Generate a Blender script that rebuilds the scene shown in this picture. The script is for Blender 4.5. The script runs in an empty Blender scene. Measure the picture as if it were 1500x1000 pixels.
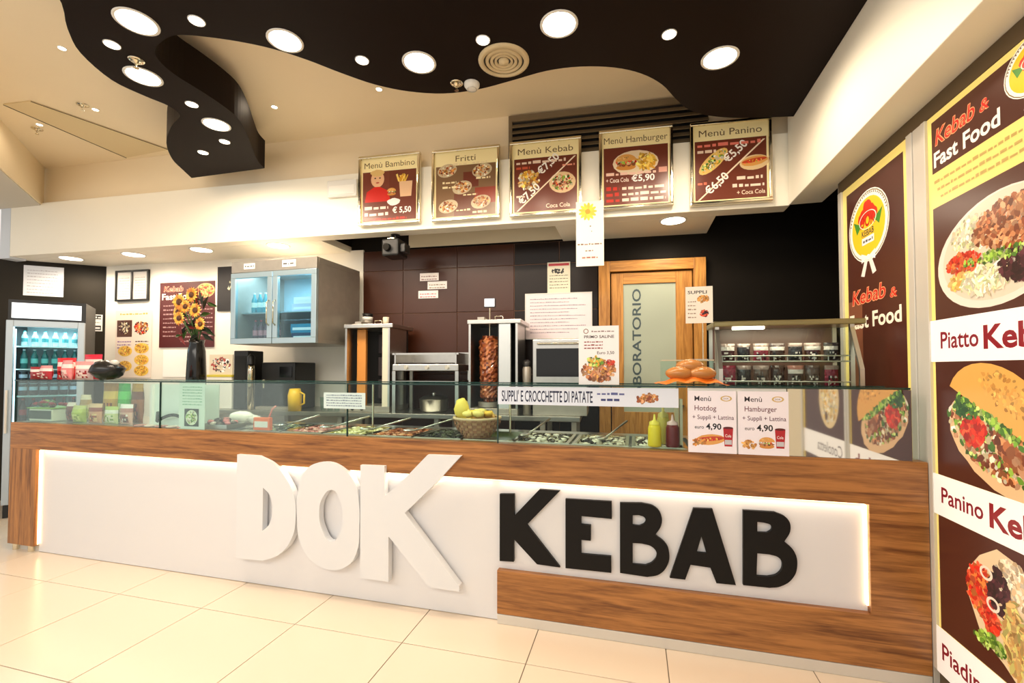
import bpy, bmesh, math, random
from mathutils import Vector, Matrix
PI = math.pi
S = bpy.context.scene
COL = S.collection

# ---------------------------------------------------------------- camera
cam_d = bpy.data.cameras.new('camera')
cam = bpy.data.objects.new('camera', cam_d); COL.objects.link(cam)
yaw, pitch = math.atan(178/666), math.radians(1.5)
cam.location = (0, 0, 1.40)
cam.rotation_euler = (PI/2 + pitch, 0, yaw)
cam_d.sensor_width = 36; cam_d.lens = 36*666/1500
cam_d.shift_y = 0.015; cam_d.clip_start = 0.02
S.camera = cam
# ---------------------------------------------------------------- world, exposure
W = bpy.data.worlds.new('world'); S.world = W; W.use_nodes = True
W.node_tree.nodes['Background'].inputs[0].default_value = (1.0, 0.95, 0.88, 1)
W.node_tree.nodes['Background'].inputs[1].default_value = 0.74
S.view_settings.view_transform = 'Standard'; S.view_settings.look = 'None'
S.view_settings.gamma = 1; S.view_settings.use_curve_mapping = False
S.view_settings.exposure = 0.42
def area(name, loc, rot, sx, sy, e, color):
    l = bpy.data.lights.new(name, 'AREA'); l.shape = 'RECTANGLE'; l.size = sx; l.size_y = sy; l.energy = e; l.color = color
    o = bpy.data.objects.new(name, l); COL.objects.link(o); o.location = loc; o.rotation_euler = rot
    return o
WARM = (1.0, 0.81, 0.60)
# broad warm fill lamp, added out of view behind the camera
area('fill_light', (-2.2, -1.6, 3.3), (math.radians(35), 0, 0), 5, 1.2, 70, (1.0, 0.93, 0.82))
E_BIG, E_SMALL, E_SOFFIT = 32, 8.0, 24

# ---------------------------------------------------------------- helpers
def lin(c):
    return tuple(((x/255)/12.92 if x/255 <= .04045 else ((x/255+.055)/1.055)**2.4) for x in c[:3])
def mat(name, c, rough=.5, metal=0, noise=0, nscale=8, bump=0, emis=0, alpha=None, spec=None, coat=0):
    m = bpy.data.materials.new(name); m.use_nodes = True; nt = m.node_tree; b = nt.nodes['Principled BSDF']
    b.inputs['Base Color'].default_value = (*lin(c), 1); b.inputs['Roughness'].default_value = rough
    b.inputs['Metallic'].default_value = metal
    if spec is not None: b.inputs['Specular IOR Level'].default_value = spec
    if coat: b.inputs['Coat Weight'].default_value = coat; b.inputs['Coat Roughness'].default_value = .08
    if noise or bump:
        tc = nt.nodes.new('ShaderNodeTexCoord'); n = nt.nodes.new('ShaderNodeTexNoise'); n.inputs['Scale'].default_value = nscale
        n.inputs['Detail'].default_value = 4; nt.links.new(tc.outputs['Object'], n.inputs['Vector'])
        if noise:
            mx = nt.nodes.new('ShaderNodeMix'); mx.data_type = 'RGBA'
            a = lin(c); mx.inputs[6].default_value = (*[x*(1-noise) for x in a], 1); mx.inputs[7].default_value = (*[min(1, x*(1+noise)) for x in a], 1)
            nt.links.new(n.outputs['Fac'], mx.inputs[0]); nt.links.new(mx.outputs[2], b.inputs['Base Color'])
        if bump:
            bp = nt.nodes.new('ShaderNodeBump'); bp.inputs['Strength'].default_value = bump; bp.inputs['Distance'].default_value = .01
            nt.links.new(n.outputs['Fac'], bp.inputs['Height']); nt.links.new(bp.outputs['Normal'], b.inputs['Normal'])
    if emis: b.inputs['Emission Color'].default_value = (*lin(c), 1); b.inputs['Emission Strength'].default_value = emis
    return m
def ink(name, rough=.45, emis=0, coat=0, metal=0):
    m = bpy.data.materials.new(name); m.use_nodes = True; nt = m.node_tree; b = nt.nodes['Principled BSDF']
    a = nt.nodes.new('ShaderNodeAttribute'); a.attribute_name = 'Col'
    nt.links.new(a.outputs['Color'], b.inputs['Base Color']); b.inputs['Roughness'].default_value = rough
    b.inputs['Metallic'].default_value = metal
    if coat: b.inputs['Coat Weight'].default_value = coat
    if emis: nt.links.new(a.outputs['Color'], b.inputs['Emission Color']); b.inputs['Emission Strength'].default_value = emis
    return m
def wood(name, c1, c2, axis, rough=.4, scale=1.0):
    m = bpy.data.materials.new(name); m.use_nodes = True; nt = m.node_tree; b = nt.nodes['Principled BSDF']
    tc = nt.nodes.new('ShaderNodeTexCoord'); mp = nt.nodes.new('ShaderNodeMapping')
    mp.inputs['Scale'].default_value = {'x': (.55*scale, 9*scale, 9*scale), 'z': (9*scale, 9*scale, .55*scale)}[axis]
    n = nt.nodes.new('ShaderNodeTexNoise'); n.inputs['Scale'].default_value = 3.2; n.inputs['Detail'].default_value = 7; n.inputs['Distortion'].default_value = 1.1
    n2 = nt.nodes.new('ShaderNodeTexNoise'); n2.inputs['Scale'].default_value = 22; n2.inputs['Detail'].default_value = 3
    ad = nt.nodes.new('ShaderNodeMath'); ad.operation = 'MULTIPLY_ADD'; ad.inputs[1].default_value = .35
    r = nt.nodes.new('ShaderNodeValToRGB'); r.color_ramp.elements[0].position = .45; r.color_ramp.elements[1].position = .82
    r.color_ramp.elements[0].color = (*lin(c1), 1); r.color_ramp.elements[1].color = (*lin(c2), 1)
    L = nt.links.new
    L(tc.outputs['Object'], mp.inputs['Vector']); L(mp.outputs[0], n.inputs['Vector']); L(mp.outputs[0], n2.inputs['Vector'])
    L(n2.outputs['Fac'], ad.inputs[0]); L(n.outputs['Fac'], ad.inputs[2]); L(ad.outputs[0], r.inputs[0]); L(r.outputs[0], b.inputs['Base Color'])
    b.inputs['Roughness'].default_value = rough
    return m
def glassmat(name, tint=(225, 240, 235), refl=1.0, opacity=.06):
    m = bpy.data.materials.new(name); m.use_nodes = True; nt = m.node_tree; nt.nodes.clear()
    out = nt.nodes.new('ShaderNodeOutputMaterial'); t = nt.nodes.new('ShaderNodeBsdfTransparent'); g = nt.nodes.new('ShaderNodeBsdfGlossy')
    t.inputs[0].default_value = (*lin(tint), 1); g.inputs['Roughness'].default_value = .02; g.inputs[0].default_value = (1, 1, 1, 1)
    f = nt.nodes.new('ShaderNodeFresnel'); f.inputs['IOR'].default_value = 1.5
    ml = nt.nodes.new('ShaderNodeMath'); ml.operation = 'MULTIPLY_ADD'; ml.inputs[1].default_value = refl; ml.inputs[2].default_value = opacity*.4; ml.use_clamp = True
    mx = nt.nodes.new('ShaderNodeMixShader')
    nt.links.new(f.outputs[0], ml.inputs[0]); nt.links.new(ml.outputs[0], mx.inputs[0])
    nt.links.new(t.outputs[0], mx.inputs[1]); nt.links.new(g.outputs[0], mx.inputs[2]); nt.links.new(mx.outputs[0], out.inputs[0])
    return m

PAINT = mat('cream_paint', (232, 219, 192), .6, noise=.03, nscale=3)
FASCIA = mat('white_fascia_paint', (250, 245, 230), .5, noise=.02, nscale=3)
CEIL = mat('ceiling_paint', (244, 228, 198), .8, noise=.03, nscale=2)
CANOPY = mat('dark_brown_lacquer', (24, 13, 8), .6, noise=.15, nscale=2, spec=.12)
WHITEWALL = mat('white_wall_paint', (240, 236, 226), .6, noise=.02)
BLACKWALL = mat('near_black_wall', (22, 18, 13), .6, noise=.2, nscale=3, spec=.15)
LEFTWALL = mat('dark_taupe_wall', (40, 36, 29), .6, noise=.2, nscale=3, spec=.2)
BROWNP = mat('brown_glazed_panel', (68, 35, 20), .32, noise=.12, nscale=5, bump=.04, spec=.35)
GROUT = mat('tile_joint', (120, 108, 92), .9)
TILE = mat('floor_tile_ivory', (228, 212, 192), .22, noise=.02, nscale=2)
OAK = wood('walnut_laminate', (104, 60, 26), (178, 120, 64), 'x', .38)
OAKV = wood('walnut_laminate_upright', (104, 60, 26), (178, 120, 64), 'z', .38)
DOORW = wood('honey_door_wood', (150, 96, 36), (206, 148, 72), 'z', .35, 1.4)
WHITE = mat('white_laminate', (226, 227, 231), .35)
LETW = mat('white_letter_board', (226, 229, 234), .4)
BLK = mat('black_letter_board', (20, 18, 17), .5, spec=.2)
BLACK = mat('black_plastic', (20, 20, 20), .4)
BLACKG = mat('black_gloss', (14, 14, 14), .12)
STEEL = mat('brushed_steel', (200, 198, 192), .28, 1, noise=.1, nscale=20)
STEELD = mat('dull_steel', (172, 166, 156), .38, .6, noise=.15, nscale=14)
CHROME = mat('chrome_frame', (225, 215, 190), .14, 1)
ALU = mat('aluminium_trim', (216, 213, 206), .4, .3)
DARKTRIM = mat('brown_grey_trim', (92, 76, 54), .4, .3, noise=.08)
LOUV = mat('taupe_louvre', (120, 104, 80), .45)
PLASTW = mat('white_plastic', (236, 234, 228), .4)
GLASS = glassmat('clear_glass', (242, 251, 249), .2, .0)
GLASSC = glassmat('cold_case_glass', (226, 244, 248), .2, .0)
EDGE = mat('dark_green_glass_edge', (30, 58, 54), .15)
MIRROR = mat('mirror_film', (205, 205, 200), .04, 1)
FROST = mat('frosted_green_glass', (176, 186, 168), .25, noise=.06, nscale=2)
INK = ink('printed_paper', .5)
INKG = ink('printed_gloss', .25)
INKL = ink('backlit_print', .3, .14)
INKM = ink('coloured_foil', .3, 0, .4)
LAMP = mat('lamp_glow', (255, 244, 222), .5, emis=9)
LAMPC = mat('cool_tube_glow', (225, 245, 255), .5, emis=3.2)
LED = mat('led_strip_glow', (255, 214, 160), .5, emis=5)
ORANGEM = mat('orange_lacquer_wood', (214, 142, 62), .4, noise=.15, nscale=6)

class MB:
    def __init__(s): s.v = []; s.f = []; s.c = []; s.sm = []; s.col = (255, 255, 255)
    def add(s, vs, fs, smooth=False, col=None):
        b = len(s.v); s.v += [tuple(v) for v in vs]; cc = lin(col or s.col)
        for f in fs: s.f.append(tuple(i+b for i in f)); s.c.append(cc); s.sm.append(smooth)
        return s
    def box(s, x0, y0, z0, x1, y1, z1, col=None, M=None):
        vs = [Vector(p) for p in ((x0,y0,z0),(x1,y0,z0),(x1,y1,z0),(x0,y1,z0),(x0,y0,z1),(x1,y0,z1),(x1,y1,z1),(x0,y1,z1))]
        if M: vs = [M @ v for v in vs]
        return s.add(vs, [(0,3,2,1),(4,5,6,7),(0,1,5,4),(1,2,6,5),(2,3,7,6),(3,0,4,7)], False, col)
    def cyl(s, p0, p1, r0, r1=None, n=14, col=None, cap=True):
        p0 = Vector(p0); p1 = Vector(p1); r1 = r0 if r1 is None else r1
        d = (p1-p0).normalized(); a = d.orthogonal().normalized(); b = d.cross(a)
        ring = lambda p, r: [p + (a*math.cos(2*PI*i/n)+b*math.sin(2*PI*i/n))*r for i in range(n)]
        A, B = ring(p0, r0), ring(p1, r1)
        s.add(A+B, [(i, (i+1) % n, n+(i+1) % n, n+i) for i in range(n)], True, col)
        if cap:
            s.add(A, [tuple(reversed(range(n)))], False, col); s.add(B, [tuple(range(n))], False, col)
        return s
    def tube(s, pts, r, n=8, col=None):
        pts = [Vector(p) for p in pts]; rings = []
        a = (pts[1]-pts[0]).normalized().orthogonal().normalized()
        for i, p in enumerate(pts):
            d = (pts[min(i+1, len(pts)-1)]-pts[max(i-1, 0)]).normalized(); a = (a-d*a.dot(d)).normalized(); b = d.cross(a)
            rr = r[i] if isinstance(r, (list, tuple)) else r
            rings += [p+(a*math.cos(2*PI*k/n)+b*math.sin(2*PI*k/n))*rr for k in range(n)]
        fs = [(i*n+k, i*n+(k+1) % n, (i+1)*n+(k+1) % n, (i+1)*n+k) for i in range(len(pts)-1) for k in range(n)]
        fs += [tuple(reversed(range(n))), tuple(range((len(pts)-1)*n, len(pts)*n))]
        return s.add(rings, fs, True, col)
    def lathe(s, prof, n=20, c=(0, 0, 0), col=None, sx=1, sy=1, cols=None):
        vs = []
        for r, z in prof: vs += [(c[0]+r*sx*math.cos(2*PI*k/n), c[1]+r*sy*math.sin(2*PI*k/n), c[2]+z) for k in range(n)]
        b = len(s.v); s.v += vs
        for i in range(len(prof)-1):
            cc = lin((cols[i] if cols else None) or col or s.col)
            for k in range(n):
                s.f.append((b+i*n+k, b+i*n+(k+1) % n, b+(i+1)*n+(k+1) % n, b+(i+1)*n+k)); s.c.append(cc); s.sm.append(True)
        return s
    def prism(s, pts, t0, t1, plane='xy', col=None):   # polygon extruded along the remaining axis
        n = len(pts)
        P3 = {'xy': lambda a, b, t: (a, b, t), 'xz': lambda a, b, t: (a, t, b), 'yz': lambda a, b, t: (t, a, b)}[plane]
        vs = [P3(a, b, t0) for a, b in pts]+[P3(a, b, t1) for a, b in pts]
        return s.add(vs, [tuple(range(n)), tuple(reversed(range(n, 2*n)))]+[(i, n+i, n+(i+1) % n, (i+1) % n) for i in range(n)], False, col)
    def blob(s, c, r, seed=0, jag=.15, col=None, n=8, m=6):
        rd = random.Random(seed); vs = [(c[0], c[1], c[2]-r[2])]
        for i in range(1, m):
            t = PI*i/m
            for k in range(n):
                q = 1+rd.uniform(-jag, jag); a = 2*PI*k/n
                vs.append((c[0]+r[0]*math.sin(t)*math.cos(a)*q, c[1]+r[1]*math.sin(t)*math.sin(a)*q, c[2]-r[2]*math.cos(t)*q))
        vs.append((c[0], c[1], c[2]+r[2])); L = len(vs)-1
        fs = [(0, 1+(k+1) % n, 1+k) for k in range(n)]
        fs += [(1+i*n+k, 1+i*n+(k+1) % n, 1+(i+1)*n+(k+1) % n, 1+(i+1)*n+k) for i in range(m-2) for k in range(n)]
        fs += [(1+(m-2)*n+k, 1+(m-2)*n+(k+1) % n, L) for k in range(n)]
        return s.add(vs, fs, True, col)
    def build(s, name, material, parent=None, loc=None, rz=0, label=None, bevel=0, kind=None):
        me = bpy.data.meshes.new(name); me.from_pydata(s.v, [], s.f); me.materials.append(material)
        a = me.color_attributes.new('Col', 'FLOAT_COLOR', 'CORNER')
        arr = []
        for f, c in zip(s.f, s.c): arr += [c[0], c[1], c[2], 1.0]*len(f)
        a.data.foreach_set('color', arr)
        me.polygons.foreach_set('use_smooth', s.sm)
        o = bpy.data.objects.new(name, me); COL.objects.link(o)
        if parent: o.parent = parent
        if loc: o.location = loc
        if rz: o.rotation_euler.z = rz
        if label: o['label'] = label
        if kind: o['kind'] = kind
        if bevel:
            b = o.modifiers.new('bevel', 'BEVEL'); b.width = bevel; b.segments = 2; b.limit_method = 'ANGLE'; b.harden_normals = False
        return o
def B(*a, col=None): return MB().box(*a, col=col)
def tag(o, label, cat, group=None):
    o['label'] = label; o['category'] = cat
    if group: o['group'] = group
    return o
def T(name, label, cat, loc=(0, 0, 0), rz=0, group=None):
    o = bpy.data.objects.new(name, None); COL.objects.link(o); o.location = loc; o.rotation_euler.z = rz; o.empty_display_size = .05
    return tag(o, label, cat, group)
def struct(o): o['kind'] = 'structure'; return o
def copy_tree(o, loc, rz, label, parent=None):
    c = o.copy(); COL.objects.link(c)
    for ch in list(o.children):
        d = ch.copy(); COL.objects.link(d); d.parent = c
        for g in ch.children:
            e = g.copy(); COL.objects.link(e); e.parent = d
    c.location = loc; c.rotation_euler.z = rz; c['label'] = label
    return c
SL = .06; RZ = math.atan(SL)
def R(x, v=0, z=0): return (x, 3.6+SL*x+v, z)      # the back of the stall runs at 3.4 degrees to the counter

# text and 2D shapes with holes, turned into flat meshes
_tc = {}
def curve_mesh(cu):
    o = bpy.data.objects.new('tmp', cu); COL.objects.link(o)
    bpy.context.view_layer.update()
    me = bpy.data.meshes.new_from_object(o.evaluated_get(bpy.context.evaluated_depsgraph_get()))
    vs = [tuple(v.co) for v in me.vertices]; fs = [tuple(p.vertices) for p in me.polygons]
    bpy.data.objects.remove(o); bpy.data.meshes.remove(me); bpy.data.curves.remove(cu)
    return vs, fs
def text_geo(s, bold):
    k = (s, bold)
    if k not in _tc:
        cu = bpy.data.curves.new('t', 'FONT'); cu.body = s; cu.size = 1/.729; cu.resolution_u = 3; cu.offset = bold
        vs, fs = curve_mesh(cu)
        x0 = min((v[0] for v in vs), default=0); x1 = max((v[0] for v in vs), default=1)
        _tc[k] = ([(v[0]-x0, v[1]) for v in vs], fs, x1-x0)
    return _tc[k]
def board(splines, depth):      # splines: lists of (x, z[, 1 = smooth]); holes allowed
    cu = bpy.data.curves.new('b', 'CURVE'); cu.dimensions = '2D'; cu.fill_mode = 'BOTH'; cu.extrude = depth/2; cu.resolution_u = 6
    for sp in splines:
        b = cu.splines.new('BEZIER'); b.bezier_points.add(len(sp)-1); b.use_cyclic_u = True
        for p, q in zip(b.bezier_points, sp):
            p.co = (q[0], q[1], 0); t = 'AUTO' if len(q) > 2 else 'VECTOR'
            p.handle_left_type = p.handle_right_type = t
    vs, fs = curve_mesh(cu)
    m = MB(); m.add([(v[0], -v[2], v[1]) for v in vs], fs); return m

class Print:
    """a flat print: paper of thickness t in the local XZ plane, its face towards -Y"""
    def __init__(s, w, h, t=.003, base=(255, 255, 255)):
        s.w, s.h = w, h; s.step = 1e-5; s.m = MB(); s.d = 0.0; s.m.box(0, 0, 0, w, t, h, col=base)
    def _p(s, pts, fs, col):
        s.d += s.step; s.m.add([(x, -s.d-.0002, y) for x, y in pts], fs, False, col)
    def poly(s, pts, col): s._p(pts, [tuple(range(len(pts)))], col)
    def rect(s, x0, y0, x1, y1, col): s.poly([(x0, y0), (x1, y0), (x1, y1), (x0, y1)], col)
    def ell(s, cx, cy, rx, ry, col, rot=0, jag=0, n=18, rd=random):
        c, q = math.cos(rot), math.sin(rot); pts = []
        for i in range(n):
            a = 2*PI*i/n; k = 1+(rd.uniform(-jag, jag) if jag else 0); x, y = rx*k*math.cos(a), ry*k*math.sin(a)
            pts.append((cx+x*c-y*q, cy+x*q+y*c))
        s.poly(pts, col)
    def ring(s, cx, cy, rx, ry, wd, col, rot=0, n=24):
        c, q = math.cos(rot), math.sin(rot); pts = []
        for k in (1, 1-wd):
            for i in range(n):
                a = 2*PI*i/n; x, y = rx*k*math.cos(a), ry*k*math.sin(a); pts.append((cx+x*c-y*q, cy+x*q+y*c))
        s._p(pts, [(i, (i+1) % n, n+(i+1) % n, n+i) for i in range(n)], col)
    def text(s, t, x, y, h, col, w=None, bold=.01, rot=0, center=False, shear=0):
        vs, fs, tw = text_geo(t, bold); sx = (w/tw) if w else h; x0 = x-(sx*tw/2 if center else 0)
        c, q = math.cos(rot), math.sin(rot)
        pts = []
        for a, b in vs:
            X, Y = a*sx+shear*b*h, b*h
            pts.append((x0+X*c-Y*q, y+X*q+Y*c))
        s._p(pts, fs, col)
    def cluster(s, cx, cy, rx, ry, n, cols, sz, seed=0, rot=0, elong=1.0):
        rd = random.Random(seed); c, q = math.cos(rot), math.sin(rot); n = int(n*1.9); sz *= .76; s.step = 2.5e-6
        for i in range(n):
            a = rd.uniform(0, 2*PI); k = math.sqrt(rd.random()); x, y = rx*k*math.cos(a), ry*k*math.sin(a)
            u = rd.uniform(.6, 1.3)*sz; j_ = rd.uniform(.72, 1.16)
            s.ell(cx+x*c-y*q, cy+x*q+y*c, u*elong, u*rd.uniform(.5, .9), tuple(min(255, q_*j_) for q_ in rd.choice(cols)), rd.uniform(0, PI), .25, 7, rd)
        s.step = 1e-5; s.d += 1e-5
    def scribble(s, x0, y0, x1, h, col, seed=0):     # a line of writing too small to read
        rd = random.Random(seed); x = x0
        while x < x1:
            L = rd.uniform(.8, 2.6)*h; s.rect(x, y0, min(x+L, x1), y0+h*rd.uniform(.55, 1), col); x += L+h*.5
    def build(s, name, m, parent=None, loc=None, rz=0, label=None): return s.m.build(name, m, parent, loc, rz, label)

BUN = [(222, 160, 82), (208, 140, 64), (232, 178, 104), (190, 120, 52)]
MEATC = [(176, 104, 62), (150, 80, 44), (200, 132, 86), (128, 64, 36), (214, 160, 120)]
TOM = [(214, 52, 30), (196, 36, 24), (232, 96, 60)]
LET = [(150, 190, 70), (106, 150, 50), (190, 214, 120), (70, 110, 40)]
CRE = [(232, 222, 190), (244, 236, 214), (214, 198, 156)]
FRY = [(238, 190, 72), (250, 214, 110), (220, 160, 50)]
PUR = [(60, 26, 34), (86, 40, 50), (42, 20, 24)]
def burger(P, cx, cy, s, seed=0, plate=False):
    if plate: P.ell(cx, cy-s*.1, s*1.5, s*.9, (240, 232, 214)); P.cluster(cx+s*.8, cy, s*.5, s*.45, 26, FRY, s*.13, seed+5, 0, 2)
    P.ell(cx, cy-s*.42, s*.78, s*.26, BUN[1], 0, .03)
    P.cluster(cx, cy-s*.2, s*.75, s*.1, 16, MEATC, s*.16, seed)
    P.cluster(cx, cy-s*.02, s*.8, s*.09, 18, LET+TOM+CRE, s*.14, seed+1)
    pts = [(cx+s*.82*math.cos(a*PI/14), cy+s*.08+s*.55*math.sin(a*PI/14)) for a in range(15)]
    P.poly(pts, BUN[0]); P.cluster(cx-s*.1, cy+s*.35, s*.5, s*.14, 14, [(240, 196, 128), (228, 172, 98)], s*.07, seed+2)
def hotdog(P, cx, cy, s, rot=0, seed=0):
    P.ell(cx, cy, s, s*.38, BUN[0], rot, .04); P.ell(cx, cy+s*.06, s*.95, s*.16, (196, 70, 40), rot, .03)
    P.cluster(cx, cy, s*.8, s*.12, 12, FRY+TOM, s*.08, seed, rot)
def cup(P, x, y, w, h):
    P.poly([(x+w*.12, y), (x+w*.88, y), (x+w, y+h), (x, y+h)], (176, 24, 36)); P.ell(x+w/2, y+h, w*.5, w*.13, (90, 16, 22))
    P.rect(x+w*.15, y+h*.1, x+w*.85, y+h*.35, (196, 196, 204)); P.text('Cola', x+w*.5, y+h*.5, h*.16, (250, 240, 240), center=True, w=w*.6)
def fries(P, cx, cy, s, seed=0):
    rd = random.Random(seed)
    for i in range(16):
        a = rd.uniform(-.6, .6); x = cx+rd.uniform(-.5, .5)*s; l = rd.uniform(.5, 1)*s; w = s*.07
        P.poly([(x-w, cy), (x+w, cy), (x+w+l*math.sin(a), cy+l*math.cos(a)), (x-w+l*math.sin(a), cy+l*math.cos(a))], rd.choice(FRY))
def logo(P, cx, cy, rx, ry):
    P.ell(cx, cy, rx, ry, (250, 248, 236), n=32); P.ring(cx, cy, rx*.97, ry*.97, .03, (120, 90, 50)); P.ell(cx, cy-.02*ry, rx*.82, ry*.82, (246, 200, 40), n=32)
    for i in range(26):
        a = PI*(.08+.84*i/25); P.ell(cx+rx*.9*math.cos(a), cy+ry*.9*math.sin(a), rx*.028, ry*.03, (96, 60, 40), a, n=6)
    for sx in (-1, 1): P.poly([(cx+sx*rx*.3, cy+ry*.1), (cx+sx*rx*.72, cy+ry*.3), (cx+sx*rx*.55, cy-ry*.12)], (70, 140, 50))
    for dx, dy in ((-.16, .38), (.16, .4), (0, .56), (-.28, .28), (.28, .26)): P.ell(cx+dx*rx, cy+dy*ry, rx*.2, ry*.17, TOM[0], 0, .08)
    P.text('DOK', cx, cy+ry*.0, ry*.34, (200, 34, 22), center=True, w=rx*.74, bold=.04); P.ring(cx, cy+.17*ry, rx*.43, ry*.25, .08, (250, 240, 220))
    P.text('KEBAB', cx, cy-ry*.26, ry*.18, (60, 60, 60), center=True, w=rx*.6, bold=.02)
    P.rect(cx-rx*.3, cy-ry*.5, cx+rx*.3, cy-ry*.3, (240, 240, 240)); P.scribble(cx-rx*.24, cy-ry*.44, cx+rx*.24, ry*.08, (80, 80, 80), 3)
    for sx in (-1, 1):
        P.poly([(cx, cy-ry*.86), (cx+sx*rx*.34, cy-ry*.72), (cx+sx*rx*.34, cy-ry*1.0)], (252, 246, 240))
        P.poly([(cx, cy-ry*.9), (cx+sx*rx*.16, cy-ry*.9), (cx+sx*rx*.38, cy-ry*1.35), (cx+sx*rx*.2, cy-ry*1.4)], (244, 232, 224))
    P.ell(cx, cy-ry*.88, rx*.08, ry*.08, (255, 255, 250))
def outlined(P, t, x, y, h, w, fill, edge, shear=.18, rot=0):
    P.text(t, x, y, h, edge, w, .055, rot, shear=shear); P.text(t, x+.01*w, y, h, fill, w*.98, .005, rot, shear=shear)

# ================================================================ THE SETTING
# floor: joint bed with every tile a part of its own
fl = struct(B(-9.5, -1.2, -.06, 3.0, 5.2, -.004).build('floor', GROUT)); fl['label'] = 'ivory tiled shop floor'
tile_me = None
for i in range(-12, 2):
    for j in range(-3, 4):
        x0 = .146+.65*i; y0 = 2.138+.65*(j-1)
        if x0 > 1.3 or (y0 > 2.7 and x0 > -4.9): continue
        if x0 < -9.3: continue
        if tile_me is None:
            o = B(.0022, .0022, -.004, .6478, .6478, 0).build('tile', TILE, fl, bevel=.001); tile_me = o
        else:
            o = tile_me.copy(); COL.objects.link(o)
        o.location = (x0, y0, random.Random(i*9+j).uniform(-.0003, .0003))
# back wall
RW = lambda m: None
def rbox(x0, v0, z0, x1, v1, z1, m=None):
    m = m or MB()
    vs = [R(x0, v0, z0), R(x1, v0, z0), R(x1, v1, z0), R(x0, v1, z0), R(x0, v0, z1), R(x1, v0, z1), R(x1, v1, z1), R(x0, v1, z1)]
    return m.add(vs, [(0,3,2,1),(4,5,6,7),(0,1,5,4),(1,2,6,5),(2,3,7,6),(3,0,4,7)])
struct(rbox(-5.86, .58, 0, -2.63, .70, 2.60).build('wall_back_white', WHITEWALL))
wb = struct(rbox(-2.63, .60, 0, 1.75, .72, 2.60).build('wall_back', BLACKWALL))
struct(rbox(-6.6, .60, 2.60, -2.15, .72, 3.6).build('wall_back_shaft', BLACKWALL))
struct(rbox(.62, .60, 2.60, 1.75, .72, 3.6).build('wall_back_shaft_right', BLACKWALL))
struct(rbox(-2.15, .60, 2.60, .62, .7, 3.52).build('wall_back_upper', PAINT))
xs = [-2.63, -2.2, -1.64, -1.08]; zs = [.0, .75, 1.35, 1.945, 2.375, 2.58]
for a in range(3):
    for c in range(5):
        rbox(xs[a]+.003, .585, zs[c]+.003, xs[a+1]-.003, .602, zs[c+1]-.003).build('wall_panel', BROWNP, wb, bevel=.002)
rbox(-2.628, .594, 0, -.32, .6005, 2.58).build('wall_panel_bed', mat('panel_joint_brown', (120, 84, 62), .6), wb)
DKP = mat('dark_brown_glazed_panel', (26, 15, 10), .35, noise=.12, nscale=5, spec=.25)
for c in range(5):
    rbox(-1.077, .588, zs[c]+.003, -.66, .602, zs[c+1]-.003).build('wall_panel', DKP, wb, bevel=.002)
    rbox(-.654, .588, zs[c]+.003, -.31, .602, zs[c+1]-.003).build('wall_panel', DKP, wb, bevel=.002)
# left walls (angled)
d = Vector((.63, .54, 0)).normalized(); nrm = Vector((-d.y, d.x, 0))
def abox(p, q, th, z0, z1):
    p = Vector((*p, 0)); q = Vector((*q, 0)); n = Vector((-(q-p).y, (q-p).x, 0)).normalized()*th
    m = MB(); vs = [p, q, q+n, p+n]; vs = [Vector((v.x, v.y, z)) for z in (z0, z1) for v in vs]
    return m.add(vs, [(0,3,2,1),(4,5,6,7),(0,1,5,4),(1,2,6,5),(2,3,7,6),(3,0,4,7)])
struct(abox((-7.9, 2.12), (-5.86, 3.86), .12, 0, 2.585).build('wall_left', LEFTWALL))
struct(B(1.62, 3.32, 0, 1.75, 4.4, 3.52).build('wall_right_rear', BLACKWALL))
struct(B(1.29, 3.30, 0, 1.75, 3.34, 3.52).build('wall_right_return', BLACKWALL))
wr = struct(B(1.30, -1.2, 0, 1.42, 3.30, 3.52).build('wall_right', PAINT))
# fascia bulkhead over the counter, with its underside
FX0 = -6.32
struct(rbox(FX0, 0, 2.58, 1.10, .14, 3.115).build('trim_1', FASCIA, bevel=.004))
struct(rbox(FX0-.14, .0, 2.56, FX0-.004, .14, 3.10).build('trim_2', mat('blue_white_paint', (214, 222, 232), .5), bevel=.004))
struct(rbox(FX0-.1, .14, 2.58, -2.775, .60, 2.64).build('ceiling_soffit', FASCIA))
struct(rbox(-.62, .14, 2.58, .622, .60, 2.64).build('ceiling_soffit_right', FASCIA))
struct(rbox(-2.83, .14, 2.64, -2.775, .60, 3.52).build('trim_3', BLACKWALL))
struct(rbox(-.62, .14, 2.64, -.58, .60, 3.52).build('trim_4', PAINT))
struct(rbox(.582, .14, 2.64, .622, .60, 3.52).build('trim_5', BLACKWALL))
struct(rbox(.622, .14, 2.66, 1.62, .20, 3.52).build('trim_9', BLACKWALL))
# upper wall above the bulkhead
uw = struct(rbox(FX0-.1, .055, 3.115, 1.5, .139, 3.52).build('wall_upper', CEIL))
# right-hand soffit
struct(B(1.09, -1.2, 2.58, 1.30, 3.655, 3.52).build('trim_6', FASCIA, bevel=.004))
struct(B(1.268, 1.2, 2.505, 1.30, 3.31, 2.578).build('trim_7', DARKTRIM, bevel=.002))
struct(B(1.27, 3.285, 0, 1.30, 3.318, 2.60).build('trim_8', ALU))
# left upper bulkhead, angled
struct(abox((-7.2, 1.02), (-5.16, 2.55), .5, 3.10, 3.52).build('trim_10', CEIL)) if 0 else None
lb = abox((-3.9, 1.377), (-5.95, 3.29), .02, 3.10, 3.52)
struct(lb.build('wall_upper_left', CEIL))
struct(MB().prism([(-3.9, 1.36), (-5.96, 3.28), (-6.6, 3.2), (-9, 1.36)], 3.09, 3.12).build('ceiling_left', mat('grey_soffit_paint', (206, 200, 188), .7)))
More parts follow.
